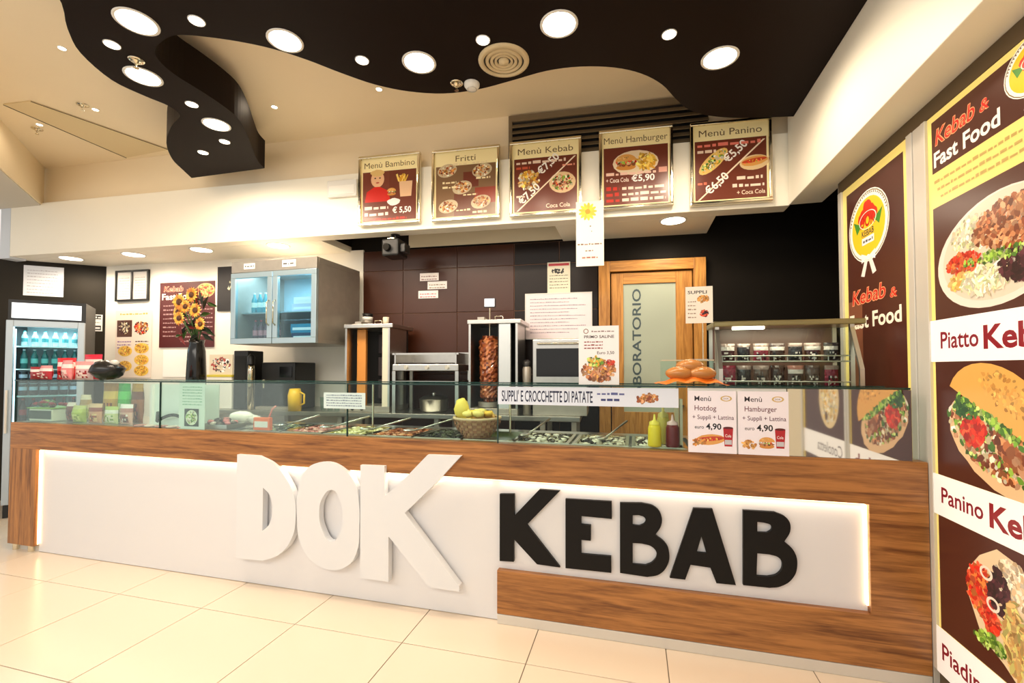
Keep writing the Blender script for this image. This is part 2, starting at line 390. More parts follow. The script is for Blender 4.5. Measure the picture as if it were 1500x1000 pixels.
# ceiling
cm = MB(); cm.box(-6.8, -1.2, 3.50, 1.75, 4.5, 3.6)
ce = struct(cm.build('ceiling', CEIL))
HATCH = mat('hatch_panel_paint', (226, 208, 168), .8)
MB().prism([(-4.546, 2.414), (-4.278, 3.299), (-4.85, 3.32), (-4.814, 2.39)], 3.492, 3.502).build('access_panel', HATCH, ce)
gl = MB()
for p, q in (((-4.546, 2.414), (-4.278, 3.299)), ((-4.814, 2.39), (-4.85, 3.32))):
    v = Vector((q[0]-p[0], q[1]-p[1])).normalized(); n = Vector((-v.y, v.x))*.004
    gl.prism([(p[0]-n.x, p[1]-n.y), (q[0]-n.x, q[1]-n.y), (q[0]+n.x, q[1]+n.y), (p[0]+n.x, p[1]+n.y)], 3.489, 3.4915)
gl.build('panel_joint', DARKTRIM, ce)
# brown wave canopy hung below the ceiling
def catmull(pts, k=6):
    out = []
    for i in range(len(pts)-1):
        p0, p1, p2, p3 = pts[max(i-1, 0)], pts[i], pts[i+1], pts[min(i+2, len(pts)-1)]
        for t in range(k):
            t /= k; out.append(tuple(.5*((2*b)+(c-a)*t+(2*a-5*b+4*c-e)*t*t+(3*b-a-3*c+e)*t**3) for a, b, c, e in zip(p0, p1, p2, p3)))
    return out+[pts[-1]]
inner = catmull([(-3.11, 3.245), (-3.06, 3.12), (-2.95, 2.96), (-2.79, 2.74), (-2.67, 2.54), (-2.635, 2.38), (-2.63, 2.22), (-2.635, 2.08), (-2.61, 1.96), (-2.54, 1.87), (-2.40, 1.82), (-2.30, 1.815), (-2.18, 1.86), (-2.035, 1.936),
   (-1.90, 2.031), (-1.78, 2.155), (-1.665, 2.304), (-1.53, 2.454), (-1.36, 2.571), (-1.158, 2.647), (-.934, 2.663), (-.704, 2.633), (-.486, 2.599), (-.288, 2.612), (-.096, 2.672),
   (.059, 2.771), (.183, 2.912), (.278, 3.092), (.379, 3.248), (.522, 3.36), (.75, 3.45), (1.088, 3.52)], 4)
outer = catmull([(-2.2, .55), (-2.42, 1.1), (-2.59, 1.45), (-2.81, 1.63), (-2.96, 1.78), (-3.055, 2.0), (-3.03, 2.17), (-2.99, 2.30), (-3.03, 2.41), (-3.22, 2.50), (-3.50, 2.68), (-3.72, 2.90), (-3.83, 3.08), (-3.92, 3.24)], 4)
poly = outer+inner+[(1.088, .55)]
struct(MB().prism(poly, 3.155, 3.40).build('ceiling_canopy', CANOPY))
for i, (x, y) in enumerate(((-2.6, 1.6), (-1.6, 1.3), (-.4, 1.5), (.6, 1.8), (-2.95, 2.3), (-3.4, 3.0), (.7, 3.0), (-1.1, 2.2))):
    MB().cyl((x, y, 3.399), (x, y, 3.502), .008, n=8).build('hanger_rod', BLACK, bpy.data.objects['ceiling_canopy'])

# ================================================================ CEILING FITTINGS
def downlight(name, r, x, y, z, label, group, energy, tilt=0):
    t = T(name, label, 'downlight', (x, y, z), 0, group)
    MB().lathe([(r*.86, -.002), (r, -.006), (r*1.06, -.003), (r*1.06, .002), (r*.86, .002)], 28).build('trim_ring', PLASTW, t)
    m = MB(); n = 28; m.cyl((0, 0, -.0045), (0, 0, .0005), r*.9, n=n).build('lens', LAMP, t)
    l = bpy.data.lights.new('lamp', 'SPOT'); l.energy = energy; l.color = WARM; l.spot_size = math.radians(176); l.spot_blend = .5; l.shadow_soft_size = r*.8
    o = bpy.data.objects.new('lamp', l); COL.objects.link(o); o.parent = t; o.location = (0, 0, -.03)
    return t
big = [(-2.419, 1.689, .115, 'leftmost of the five large round lamps along the front of the brown canopy'), (-1.79, 1.994, .108, 'large round lamp second from left along the front of the brown canopy'),
       (-1.176, 2.338, .104, 'large round lamp left of the round air diffuser on the brown canopy'), (-.355, 2.257, .104, 'large round lamp right of the round air diffuser on the brown canopy'),
       (.483, 2.742, .108, 'rightmost large round lamp on the brown canopy'), (-2.834, 2.024, .115, 'large round lamp midway down the curving arm of the canopy'),
       (-2.887, 2.567, .108, 'large round lamp at the bulb-shaped end of the canopy arm')]
for x, y, r, lab in big: downlight('round_downlight', r*(.80 if x < -1.5 else .88), x, y, 3.155, lab, 'large canopy lamps', E_BIG)
small = [(-2.117, 1.761, 'small spot lamp between the two leftmost large lamps'), (-2.716, 1.775, 'small spot lamp near the outer left edge of the canopy'),
         (-1.48, 2.235, 'small spot lamp between second and third large lamps'), (-.765, 2.262, 'small spot lamp just above the round air diffuser'),
         (.193, 2.475, 'small spot lamp between the two rightmost large lamps'), (-2.82, 2.323, 'small spot lamp at the neck of the canopy arm'),
         (-3.362, 2.873, 'small spot lamp lowest on the bulb of the canopy arm'), (-3.039, 2.776, 'small spot lamp just beyond the large lamp on the arm bulb')]
for x, y, lab in small: downlight('spot_downlight', .037, x, y, 3.155, lab, 'small canopy spots', E_SMALL)
k = 1.0
for x, y, lab in [(-3.6, 2.063, 'tiny recessed lamp in cream ceiling left of the canopy'), (-4.195, 2.634, 'tiny recessed lamp beside the ceiling access panel'),
                  (-4.918, 2.675, 'tiny recessed lamp nearest the left bulkhead'), (-2.766, 2.976, 'tiny recessed lamp in cream ceiling right of the canopy arm'),
                  (-1.832, 2.987, 'tiny recessed lamp at the edge of the canopy wave')]:
    downlight('recessed_spot', .022, x*k, y*k, 3.499, lab, 'recessed cream ceiling spots', 1.6)
for x, y, lab in [(-5.80, 3.45, 'leftmost of the soffit lamps above the drinks fridge'), (-4.98, 3.50, 'soffit lamp second from left over the white wall'),
                  (-4.13, 3.53, 'soffit lamp above the hot pink and brown menu poster'), (-3.28, 3.60, 'soffit lamp above the steel wall cabinet')]:
    downlight('soffit_lamp', .10, x, y, 2.579, lab.replace('hot pink and ', ''), 'soffit lamps', E_SOFFIT)
downlight('soffit_lamp', .10, .312, 3.80, 2.579, 'soffit lamp above the wooden laboratory door', 'soffit lamps', E_SOFFIT*.6)
t = T('air_diffuser', 'round cream ceiling air diffuser with concentric rings', 'vent', (-.703, 2.449, 3.155))
for i, (r0, r1) in enumerate(((.145, .115), (.105, .085), (.078, .060), (.053, .038))):
    MB().lathe([(r1, .0), (r1+.002, -.016+.003*i), (r0, -.004-.002*i), (r0, .0)], 36).build('ring', mat('diffuser_cream', (214, 196, 158), .5) if i == 0 else bpy.data.materials['diffuser_cream'], t)
MB().lathe([(0, -.02), (.028, -.014), (.03, 0)], 24).build('hub', bpy.data.materials['diffuser_cream'], t)
MB().cyl((0, 0, -.001), (0, 0, .0005), .115, n=36).build('throat', BLACK, t)
t = T('smoke_detector', 'white domed smoke detector beside the sprinkler on the canopy', 'detector', (-.951, 2.60, 3.155))
MB().lathe([(.048, 0), (.048, -.012), (.036, -.03), (.018, -.038), (0, -.038)], 22).build('body', PLASTW, t); MB().lathe([(.03, -.033), (.032, -.036), (.026, -.038)], 18).build('ring', ALU, t)
def sprinkler(x, y, z, lab):
    t = T('sprinkler', lab, 'sprinkler', (x, y, z))
    MB().lathe([(.04, 0), (.04, -.003), (.03, -.006), (.014, -.006), (.012, -.02), (.0, -.02)], 18).build('rosette', CHROME, t)
    MB().cyl((-.008, 0, -.02), (0, 0, -.045), .002, n=6).cyl((.008, 0, -.02), (0, 0, -.045), .002, n=6).cyl((0, 0, -.045), (0, 0, -.047), .014, n=12).build('deflector', CHROME, t)
sprinkler(-2.723, 1.905, 3.155, 'chrome sprinkler beside the lamp on the canopy arm'); sprinkler(-1.04, 2.572, 3.155, 'chrome sprinkler left of the smoke detector on the canopy')
sprinkler(-4.22, 2.56, 3.499, 'small sprinkler on the cream ceiling by the access panel'); sprinkler(-5.03, 2.72, 3.499, 'small sprinkler on the cream ceiling near the left bulkhead')
# louvre grille over the menu boards
t = T('louvre_grille', 'wide taupe air louvre on the upper wall behind the menu boards', 'vent', R(-.985, .05, 3.10), RZ)
B(0, -.02, 0, .03, .0, .385).build('frame', LOUV, t); B(.03, -.02, .335, 1.55, 0, .385).build('frame', LOUV, t); B(0.03, -.004, 0, 1.55, .0, .335).build('back_panel', BLACK, t)
for i in range(6):
    z = .03+i*.05
    m = MB(); m.add([(.03, -.03, z), (1.55, -.03, z), (1.55, -.004, z+.036), (.03, -.004, z+.036), (.03, -.026, z-.003), (1.55, -.026, z-.003), (1.55, -.002, z+.03), (.03, -.002, z+.03)],
        [(0,1,2,3),(7,6,5,4),(0,4,5,1),(2,6,7,3),(0,3,7,4),(1,5,6,2)]).build('slat', LOUV, t)

# ================================================================ COUNTER
CX0, CX1, CY = -4.70, 1.256, 2.43
ct = T('service_counter', 'long walnut and white shop counter with large letters on its front', 'counter', (0, 0, 0))
B(CX0+.03, 2.50, .05, CX1-.01, 3.02, .93).build('body', PLASTW, ct)
B(CX0, CY, .785, CX1, CY+.06, .985).build('top_panel', OAK, ct, bevel=.002)
B(CX0, CY, .05, CX0+.29, CY+.06, .785).build('side_panel', OAKV, ct, bevel=.002)
B(1.03, CY, .31, CX1, CY+.06, .785).build('side_panel', OAK, ct, bevel=.002)
B(-.735, CY, .055, CX1, CY+.06, .29).build('lower_panel', OAK, ct, bevel=.002)
B(1.03, CY, .29, CX1, CY+.06, .31).build('side_panel', OAK, ct)
B(CX0, CY+.06, .05, CX0+.03, 3.02, .985).build('end_panel', OAKV, ct, bevel=.002)
B(CX0+.29, CY+.035, .004, -.735, CY+.07, .785).build('white_front', WHITE, ct)
B(-.735, CY+.035, .29, 1.03, CY+.07, .785).build('white_front', WHITE, ct)
B(-.735, CY+.0, .0, CX1, CY+.06, .053).build('plinth', ALU, ct, bevel=.003)
B(CX0+.02, CY+.04, .0, CX0+.29, CY+.08, .05).build('plinth', ALU, ct)
for x in (CX0+.05, CX0+.22): MB().cyl((x, CY+.03, 0), (x, CY+.03, .05), .022, n=14).build('foot', CHROME, ct)
B(CX0+.30, CY+.022, .779, 1.02, CY+.030, .785).build('led_strip', LED, ct)
B(CX0+.291, CY+.022, .06, CX0+.297, CY+.030, .775).build('led_strip', LED, ct); B(1.023, CY+.022, .32, 1.029, CY+.030, .775).build('led_strip', LED, ct)
def led(n, x, y, z, sx, rot, e):
    o = area(n, (x, y, z), rot, sx, .012, e, (1.0, .86, .66)); o.parent = ct; return o
led('led_glow', -2.57, CY+.020, .776, 3.6, (math.radians(-25), 0, 0), 1.3); led('led_glow', .15, CY+.020, .776, 1.75, (math.radians(-25), 0, 0), .7)
LT = dict(
K=[[(-0.724,0.704),(-0.64,0.71),(-0.64,0.591),(-0.498,0.745),(-0.386,0.745),(-0.569,0.548),(-0.387,0.338),(-0.513,0.341),(-0.643,0.464),(-0.643,0.34),(-0.724,0.336)]],
E=[[(-0.357,0.704),(-0.115,0.708),(-0.115,0.618),(-0.273,0.62),(-0.273,0.576),(-0.223,0.576),(-0.224,0.495),(-0.274,0.495),(-0.274,0.421),(-0.119,0.424),(-0.119,0.34),(-0.358,0.338)]],
B=[[(-0.073,0.705),(0.036,0.712),(0.102,0.696,1),(0.131,0.655,1),(0.13,0.607,1),(0.101,0.556),(0.153,0.514,1),(0.168,0.468,1),(0.159,0.412,1),(0.119,0.36,1),(0.06,0.34),(-0.075,0.345)],
   [(-0.009,0.646),(0.022,0.649),(0.051,0.637,1),(0.051,0.614,1),(0.024,0.595),(-0.01,0.595)],[(-0.01,0.504),(0.034,0.506),(0.087,0.493,1),(0.107,0.461,1),(0.087,0.418,1),(0.053,0.398),(-0.011,0.396)]],
A=[[(0.284,0.705),(0.372,0.708),(0.474,0.349),(0.386,0.348),(0.359,0.42),(0.268,0.424),(0.242,0.348),(0.169,0.348)],[(0.32,0.57),(0.297,0.488),(0.342,0.488)]],
B2=[[(0.51,0.713),(0.649,0.715),(0.701,0.689,1),(0.714,0.639,1),(0.687,0.579),(0.727,0.539,1),(0.74,0.476,1),(0.72,0.411,1),(0.667,0.366,1),(0.621,0.354),(0.506,0.353)],
    [(0.572,0.662),(0.601,0.661),(0.63,0.651,1),(0.634,0.632,1),(0.615,0.614),(0.571,0.611)],[(0.57,0.512),(0.623,0.512),(0.663,0.5,1),(0.678,0.467,1),(0.656,0.422,1),(0.615,0.405),(0.565,0.403)]])
for k_, sp in LT.items(): board(sp, .018).build('letter', BLK, ct, loc=(0, CY+.022, 0), label='black letter %s' % k_[0])
DK = dict(
D=[[(-2.489,0.844),(-2.32,0.843),(-2.194,0.792,1),(-2.101,0.702,1),(-2.046,0.598,1),(-2.034,0.474,1),(-2.06,0.347,1),(-2.154,0.237,1),(-2.277,0.185),(-2.486,0.18)],[(-2.282,0.645),(-2.23,0.599,1),(-2.21,0.519,1),(-2.23,0.421,1),(-2.284,0.37)]],
O=[[(-1.828,0.83,1),(-1.706,0.8,1),(-1.614,0.709,1),(-1.588,0.597,1),(-1.584,0.467,1),(-1.600,0.309,1),(-1.66,0.223,1),(-1.784,0.184,1),(-1.915,0.225,1),(-2.0,0.327,1),(-2.024,0.474,1),(-2.02,0.637,1),(-1.966,0.773,1)],
   [(-1.775,0.665,1),(-1.72,0.611,1),(-1.70,0.51,1),(-1.72,0.404,1),(-1.779,0.353,1),(-1.841,0.417,1),(-1.864,0.513,1),(-1.84,0.614,1)]],
K=[[(-1.58,0.825),(-1.42,0.828),(-1.418,0.654),(-1.295,0.756),(-1.144,0.907),(-0.939,0.911),(-1.074,0.767),(-1.286,0.566),(-0.948,0.189),(-0.948,0.158),(-1.133,0.160),(-1.390,0.422),(-1.388,0.159),(-1.576,0.16)]])
for k_, sp in DK.items(): board(sp, .042).build('letter', LETW, ct, loc=(0, 2.426, 0), label='large white letter %s' % k_)
# worktop with the recessed food wells
B(CX0+.03, CY+.06, .93, -2.62, 3.02, .985).build('worktop', STEEL, ct)
B(.30, CY+.06, .93, CX1-.005, 3.02, .985).build('worktop', STEEL, ct)
B(-2.62, CY+.06, .93, .30, CY+.09, .985).build('worktop_edge', STEEL, ct)
B(-2.62, 2.92, .93, .30, 3.02, .985).build('worktop_edge', STEEL, ct)
B(-2.62, CY+.09, .930, .30, 2.92, .935).build('well_floor', STEELD, ct)
# glass display case
gc = T('glass_display_case', 'clear glass sneeze guard with flat glass shelf along the counter', 'display case', (0, 0, 0))
ed = [CX0+.02, -3.2, -1.70, -.735, .258]
for a, b in zip(ed[:-1], ed[1:]):
    p = B(a+.003, CY+.012, .9855, b-.003, CY+.018, 1.305).build('front_pane', GLASS, gc)
    B(a-.003, CY+.010, .9855, a+.003, CY+.020, 1.305).build('pane_joint', EDGE, gc)
for a, b, dp in zip([CX0+.02, -3.2, -1.70, -.735, .258, .44], [-3.2, -1.70, -.735, .258, .44, 1.2], [.36]*5+[.215]):
    p = B(a+.002, CY+.005, 1.306, b-.002, CY+dp, 1.314).build('shelf_pane', GLASS, gc)
    B(a+.002, CY+.001, 1.3055, b-.002, CY+.0049, 1.3145).build('pane_edge', EDGE, p)
    B(a+.002, CY+dp+.0005, 1.3055, b-.002, CY+dp+.004, 1.3145).build('pane_edge', EDGE, p)
B(CX0+.008, CY+.02, .9855, CX0+.014, CY+.36, 1.304).build('side_pane', GLASS, gc)
for x in (-3.22, -1.72, -.75, .24):
    MB().cyl((x, CY+.33, .985), (x, CY+.33, 1.305), .007, n=10).build('support_rod', CHROME, gc)
B(.709, CY+.012, .9855, 1.205, CY+.017, 1.304).build('mirror_pane', MIRROR, gc, label='mirror panel reflecting the wall posters')
B(.262, CY+.012, .9855, .705, CY+.02, 1.304).build('backing_pane', PLASTW, gc)

# ================================================================ PRINTED SIGNS ON THE COUNTER
def price_poster(x0, w, title, kind, lab):
    P = Print(w, .305, .002, (242, 236, 246))
    P.text('Menù', .03, .255, .026, (70, 60, 70)); P.text(title, .03, .208, .026, (110, 60, 74), w=.10 if title == 'Hotdog' else .14)
    P.text('+ Supplì + Lattina', .02, .165, .022, (96, 56, 80), w=w*.86); P.text('euro', .03, .118, .018, (40, 36, 44), w=.042); P.text('4,90', .082, .116, .030, (20, 20, 24), bold=.03, w=.07)
    P.ring(w-.045, .268, .026, .014, .3, (206, 176, 110)); P.text('DOK', w-.045, .264, .008, (120, 100, 60), center=True)
    if kind == 'hot': hotdog(P, .10, .065, .07, .1, 3); P.cluster(.05, .05, .03, .016, 12, BUN, .012, 4)
    else: burger(P, .125, .06, .042, 6); P.cluster(.05, .05, .03, .018, 14, BUN, .012, 8)
    cup(P, w-.06, .035, .045, .09)
    tag(P.build('price_poster', INKG, loc=(x0, CY-.003, .986)), lab, 'poster', 'price posters on the counter glass')
price_poster(.262, .220, 'Hotdog', 'hot', 'white hot dog menu price poster on the counter glass')
price_poster(.489, .220, 'Hamburger', 'bur', 'white hamburger menu price poster on the counter glass')
P = Print(.95, .098, .0015, (222, 230, 246))
P.text("SUPPLI' E CROCCHETTE DI PATATE", .022, .018, .062, (40, 44, 72), w=.50, bold=.02)
P.scribble(.545, .060, .685, .014, (90, 96, 150), 4); P.scribble(.565, .028, .665, .013, (60, 66, 120), 5); P.cluster(.80, .045, .05, .022, 40, MEATC+BUN, .012, 6, .1)
tag(P.build('banner_strip', INKG, loc=(-.732, CY+.006, 1.203)), 'long white strip advertising supplì and potato croquettes on the glass', 'sign')
P = Print(.293, .098, .0015, (206, 226, 226))
for i in range(5): P.scribble(.02, .015+i*.016, .27, .007, (110, 130, 150), i)
tag(P.build('notice_card', INK, loc=(-1.865, CY+.008, 1.155)), 'small white notice strip on the glass at the pane joint', 'sign')
P = Print(.225, .325, .002, (214, 228, 216))
for i in range(7): P.scribble(.03, .165+i*.02, .20, .008, (130, 176, 146), i+20)
P.rect(.05, .02, .175, .14, (30, 40, 28)); P.ell(.112, .08, .052, .052, (220, 230, 200)); P.cluster(.112, .08, .042, .042, 40, LET+CRE, .010, 5)
tag(P.build('salad_leaflet', INK, loc=(-3.04, CY+.022, .986)), 'pale green leaflet with a salad picture inside the glass', 'leaflet')
# salad card on top of the glass
t = T('table_card', 'white menu card with salad bowl picture on the glass shelf', 'card', (-.29, 2.50, 1.3145))
P = Print(.215, .318, .002, (248, 244, 246))
P.ring(.04, .29, .014, .014, .3, (150, 120, 110)); P.scribble(.07, .285, .19, .008, (150, 130, 130), 1)
P.text('PRIMO SALINE', .03, .252, .016, (70, 60, 60), w=.16, bold=.02)
for i in range(3): P.scribble(.03, .228-i*.017, .13, .008, (150, 80, 80), i+9)
P.text('Euro 3,50', .10, .165, .016, (60, 50, 50), w=.09)
P.cluster(.108, .075, .09, .055, 110, MEATC+BUN+[(230, 150, 110)], .015, 7); P.cluster(.09, .125, .045, .025, 30, FRY+LET, .012, 8); P.cluster(.17, .12, .02, .018, 12, TOM, .01, 9)
P.build('card', INKG, t); B(.03, .002, 0, .185, .06, .004).build('stand', PLASTW, t)
t = T('snack_card', 'small white snack card on a thin stem left of the warming case', 'card', (.285, 2.715, 1.4495))
P = Print(.142, .205, .002, (240, 234, 222)); P.text('SUPPLI', .012, .165, .018, (50, 40, 40), w=.10, bold=.02)
P.cluster(.095, .135, .028, .02, 24, BUN, .01, 3); P.cluster(.10, .055, .024, .018, 18, PUR+TOM, .01, 4)
for i in range(5): P.scribble(.012, .03+i*.022, .055, .007, (160, 130, 110), i)
P.build('card', INK, t, loc=(0, 0, .205)); MB().cyl((.09, .006, .004), (.09, .006, .22), .003, n=8).build('stem', CHROME, t); B(.02, -.03, 0, .11, .035, .004).build('foot', STEEL, t)
# hanging paper on the fascia
P = Print(.212, .505, .0015, (246, 240, 226)); rd = random.Random(2)
for i in range(13):
    a = i*2*PI/13; P.ell(.09+.035*math.cos(a), .425+.035*math.sin(a), .036, .012, (246, 190+i % 3*14, 60), a)
P.ell(.09, .425, .02, .02, (230, 150, 30)); P.ell(.11, .31, .006, .005, (80, 80, 60)); P.ell(.12, .27, .004, .004, (80, 80, 60))
P.scribble(.012, .165, .195, .014, (130, 100, 90), 3); P.scribble(.07, .115, .13, .014, (120, 90, 80), 4); P.scribble(.045, .06, .165, .014, (170, 110, 100), 5)
tag(P.build('hanging_notice', INK, loc=(-.425, 3.520, 2.192), rz=RZ), 'long paper notice with yellow flower hanging from the fascia', 'notice')

# ================================================================ MENU BOARDS
BR = (112, 54, 38)
def menu_board(x0, w, z0, h, title, fn, lab, tw):
    t = T('menu_board', lab, 'menu board', R(x0, -.052, z0), RZ, 'menu boards on the fascia'); f = .024
    for a in ((0, 0, w, f), (0, h-f, w, h)): B(a[0], 0, a[1], a[2], .045, a[3]).build('frame_rail', CHROME, t, bevel=.006)
    for a in ((0, f), (w-f, w)): B(a[0], 0, f, a[1], .045, h-f).build('frame_stile', CHROME, t, bevel=.006)
    W_, H_ = w-2*f, h-2*f
    P = Print(W_, H_, .02, (255, 240, 184)); P.rect(.012, .012, W_-.012, H_-.115, BR)
    P.text(title, W_/2, H_-.082, .052, (112, 92, 62), center=True, w=W_*tw, bold=.0); fn(P, W_, H_-.115)
    P.build('print', INKG, t, loc=(f, .018, f))
def f1(P, w, h):
    P.rect(.012, .20, w*.5, h, (120, 60, 44)); P.ell(.15, .375, .062, .07, (236, 186, 144)); P.ell(.15, .43, .064, .03, (226, 188, 120), 0, .08)
    P.poly([(.03, .18), (.27, .18), (.25, .27), (.17, .31), (.12, .31), (.05, .27)], (206, 40, 30)); P.ell(.128, .385, .008, .006, (60, 40, 30)); P.ell(.172, .385, .008, .006, (60, 40, 30)); P.ell(.15, .345, .016, .006, (180, 70, 60))
    fries(P, .37, .34, .07, 3); P.poly([(.36, .21), (.46, .21), (.47, .34), (.35, .34)], (232, 190, 150)); burger(P, .28, .26, .05, 8)
    P.ell(.30, .17, .06, .03, (245, 240, 235), 0, .1)
    for i in range(2): P.scribble(.03, .115-i*.055, .25, .03, (240, 220, 205), i)
    P.text('€ 5,50', .29, .075, .05, (255, 250, 240), w=.17, bold=.03); P.scribble(.03, .02, .42, .02, (200, 50, 36), 4)
def f2(P, w, h):
    P.rect(.012, .012, w-.012, h, (128, 96, 66)); P.rect(.25, .25, .38, h-.06, BR); P.rect(.17, .012, .40, .20, (110, 60, 40)); P.rect(.35, .11, w-.012, .24, (150, 60, 40))
    for cx, cy, s in ((.11, .40, 1), (.41, .38, 2), (.24, .25, 3), (.12, .10, 4), (.40, .12, 5)):
        P.ell(cx, cy, .085, .055, (206, 186, 150), .2); P.cluster(cx, cy, .07, .042, 46, BUN+MEATC+CRE, .013, s)
    for i, (x, y) in enumerate(((.16, .44), (.07, .29), (.07, .25), (.33, .44), (.19, .055), (.33, .03), (.36, .31), (.25, .18))): P.scribble(x, y, x+.12, .018, (244, 226, 180), i)
def f3(P, w, h):
    P.cluster(.13, .27, .085, .075, 60, BUN+FRY+CRE, .02, 2); P.ell(.40, .23, .105, .085, (228, 196, 150)); P.cluster(.40, .23, .08, .06, 60, MEATC+CRE+TOM+LET, .014, 3)
    P.poly([(.03, .02), (.045, .02), (w-.02, h-.01), (w-.035, h-.01)], (250, 230, 200))
    a = math.atan2(h-.03, w-.05)
    P.text('€7,50', .23, .30, .062, (255, 250, 240), w=.20, bold=.03, rot=a); P.text('€7,50', .075, .07, .062, (255, 250, 240), w=.20, bold=.03, rot=a)
    P.scribble(.03, h-.045, w-.1, .026, (240, 214, 190), 4); P.scribble(.03, h-.085, .14, .02, (200, 90, 60), 5); P.text('Coca Cola', .27, .035, .035, (246, 226, 200), w=.19)
    P.scribble(.03, .13, .10, .018, (240, 214, 190), 6); P.scribble(.40, .36, w-.03, .02, (240, 160, 130), 7)
def f4(P, w, h):
    P.ell(.25, .33, .17, .095, (236, 214, 180)); burger(P, .18, .34, .095, 4); P.cluster(.33, .33, .07, .06, 50, FRY, .016, 6, 0, 1.6)
    P.text('€5,90', .22, .185, .05, (255, 252, 245), w=.17, bold=.03)
    P.text('+ Coca Cola', .03, .188, .034, (250, 230, 214), w=.17); P.scribble(.03, .24, .4, .024, (240, 200, 180), 2)
    for i in range(3): P.scribble(.15, .125-i*.045, w-.03, .026, (244, 214, 196), i+3); P.scribble(.03, .125-i*.045, .13, .03, (196, 50, 34), i+8)
    P.scribble(.42, .24, w-.02, .05, (226, 160, 140), 11)
def f5(P, w, h):
    P.ell(.14, .30, .13, .05, (234, 196, 110), .75); P.cluster(.14, .30, .11, .035, 46, FRY+CRE+LET, .014, 2, .75)
    P.ell(.42, .27, .10, .055, (230, 200, 150), .1); hotdog(P, .42, .28, .09, .15, 4)
    P.poly([(.03, .015), (.045, .015), (w-.02, h-.02), (w-.035, h-.02)], (250, 230, 200)); a = math.atan2(h-.035, w-.05)
    P.text('€5,50', .24, .28, .06, (255, 250, 240), w=.19, bold=.03, rot=a); P.text('€6,50', .11, .05, .06, (255, 250, 240), w=.19, bold=.03, rot=a)
    P.scribble(.03, h-.045, w-.05, .028, (238, 130, 110), 4); P.scribble(.03, h-.09, .16, .022, (240, 214, 190), 5); P.scribble(.30, .15, w-.04, .026, (244, 222, 200), 6); P.scribble(.27, .095, w-.03, .026, (246, 226, 206), 8)
    P.text('+ Coca Cola', .30, .04, .032, (246, 226, 200), w=.19); P.scribble(.03, .13, .10, .02, (240, 120, 90), 9)
menu_board(-2.288, .565, 2.628, .605, 'Menù Bambino', f1, 'chrome-framed children menu board, leftmost on the fascia', .9)
menu_board(-1.62, .585, 2.622, .600, 'Fritti', f2, 'chrome-framed fried food menu board titled Fritti', .32)
menu_board(-.955, .575, 2.618, .607, 'Menù Kebab', f3, 'chrome-framed kebab menu board with diagonal price line', .84)
menu_board(-.248, .548, 2.624, .62, 'Menù Hamburger', f4, 'chrome-framed hamburger menu board', .94)
menu_board(.418, .562, 2.61, .62, 'Menù Panino', f5, 'chrome-framed sandwich menu board, rightmost on the fascia', .84)
t = T('emergency_light', 'flat white emergency light on the fascia left of the menu boards', 'light', R(-2.60, -.032, 2.905), RZ)
B(0, 0, 0, .285, .03, .15).build('housing', PLASTW, t, bevel=.008); B(.02, -.004, .02, .265, .0, .10).build('diffuser', mat('opal_diffuser', (250, 248, 240), .3), t, bevel=.003)

# ================================================================ SIDE WALL LIGHT PANELS   (u runs towards the viewer, local z up from z=0)
SB = (74, 34, 24); YL = (244, 222, 128)
def panel(y0, w, z0, z1, name, lab, fn, frame=.03):
    t = T(name, lab, 'poster panel', (1.27, y0, z0), -PI/2, 'side wall poster panels')
    h = z1-z0
    B(-frame, -.012, 0, 0, .028, h).build('frame_stile', ALU, t, bevel=.002); B(w, -.012, 0, w+frame, .028, h).build('frame_stile', ALU, t, bevel=.002)
    P = Print(w, h, .02, YL); fn(P, w, h, z0); P.build('print', INKL, t, loc=(0, .0, 0))
def kebab_plate(P, cx, cy, rx, ry, rot=0):
    P.ell(cx, cy, rx, ry, (236, 220, 206), rot, n=36); P.ell(cx+.01, cy+.01, rx*.92, ry*.92, (222, 206, 184), rot, n=36)
    P.cluster(cx-rx*.35, cy+ry*.42, rx*.36, ry*.34, 120, CRE+[(206, 206, 150)], .013, 1); P.cluster(cx+rx*.28, cy+ry*.38, rx*.6, ry*.42, 330, MEATC+[(222, 150, 100)], .018, 2)
    P.cluster(cx-rx*.5, cy-ry*.08, rx*.3, ry*.2, 90, TOM+[(238, 120, 60)], .014, 3); P.cluster(cx-rx*.55, cy-ry*.42, rx*.2, ry*.16, 40, [(240, 180, 90), (250, 200, 120)], .018, 4)
    P.cluster(cx-rx*.15, cy-ry*.5, rx*.38, ry*.26, 150, CRE+[(214, 220, 160)], .012, 5, 0, 2.2); P.cluster(cx+rx*.4, cy-ry*.38, rx*.34, ry*.28, 130, PUR, .016, 6); P.cluster(cx, cy-ry*.12, rx*.5, ry*.1, 50, LET, .012, 7)
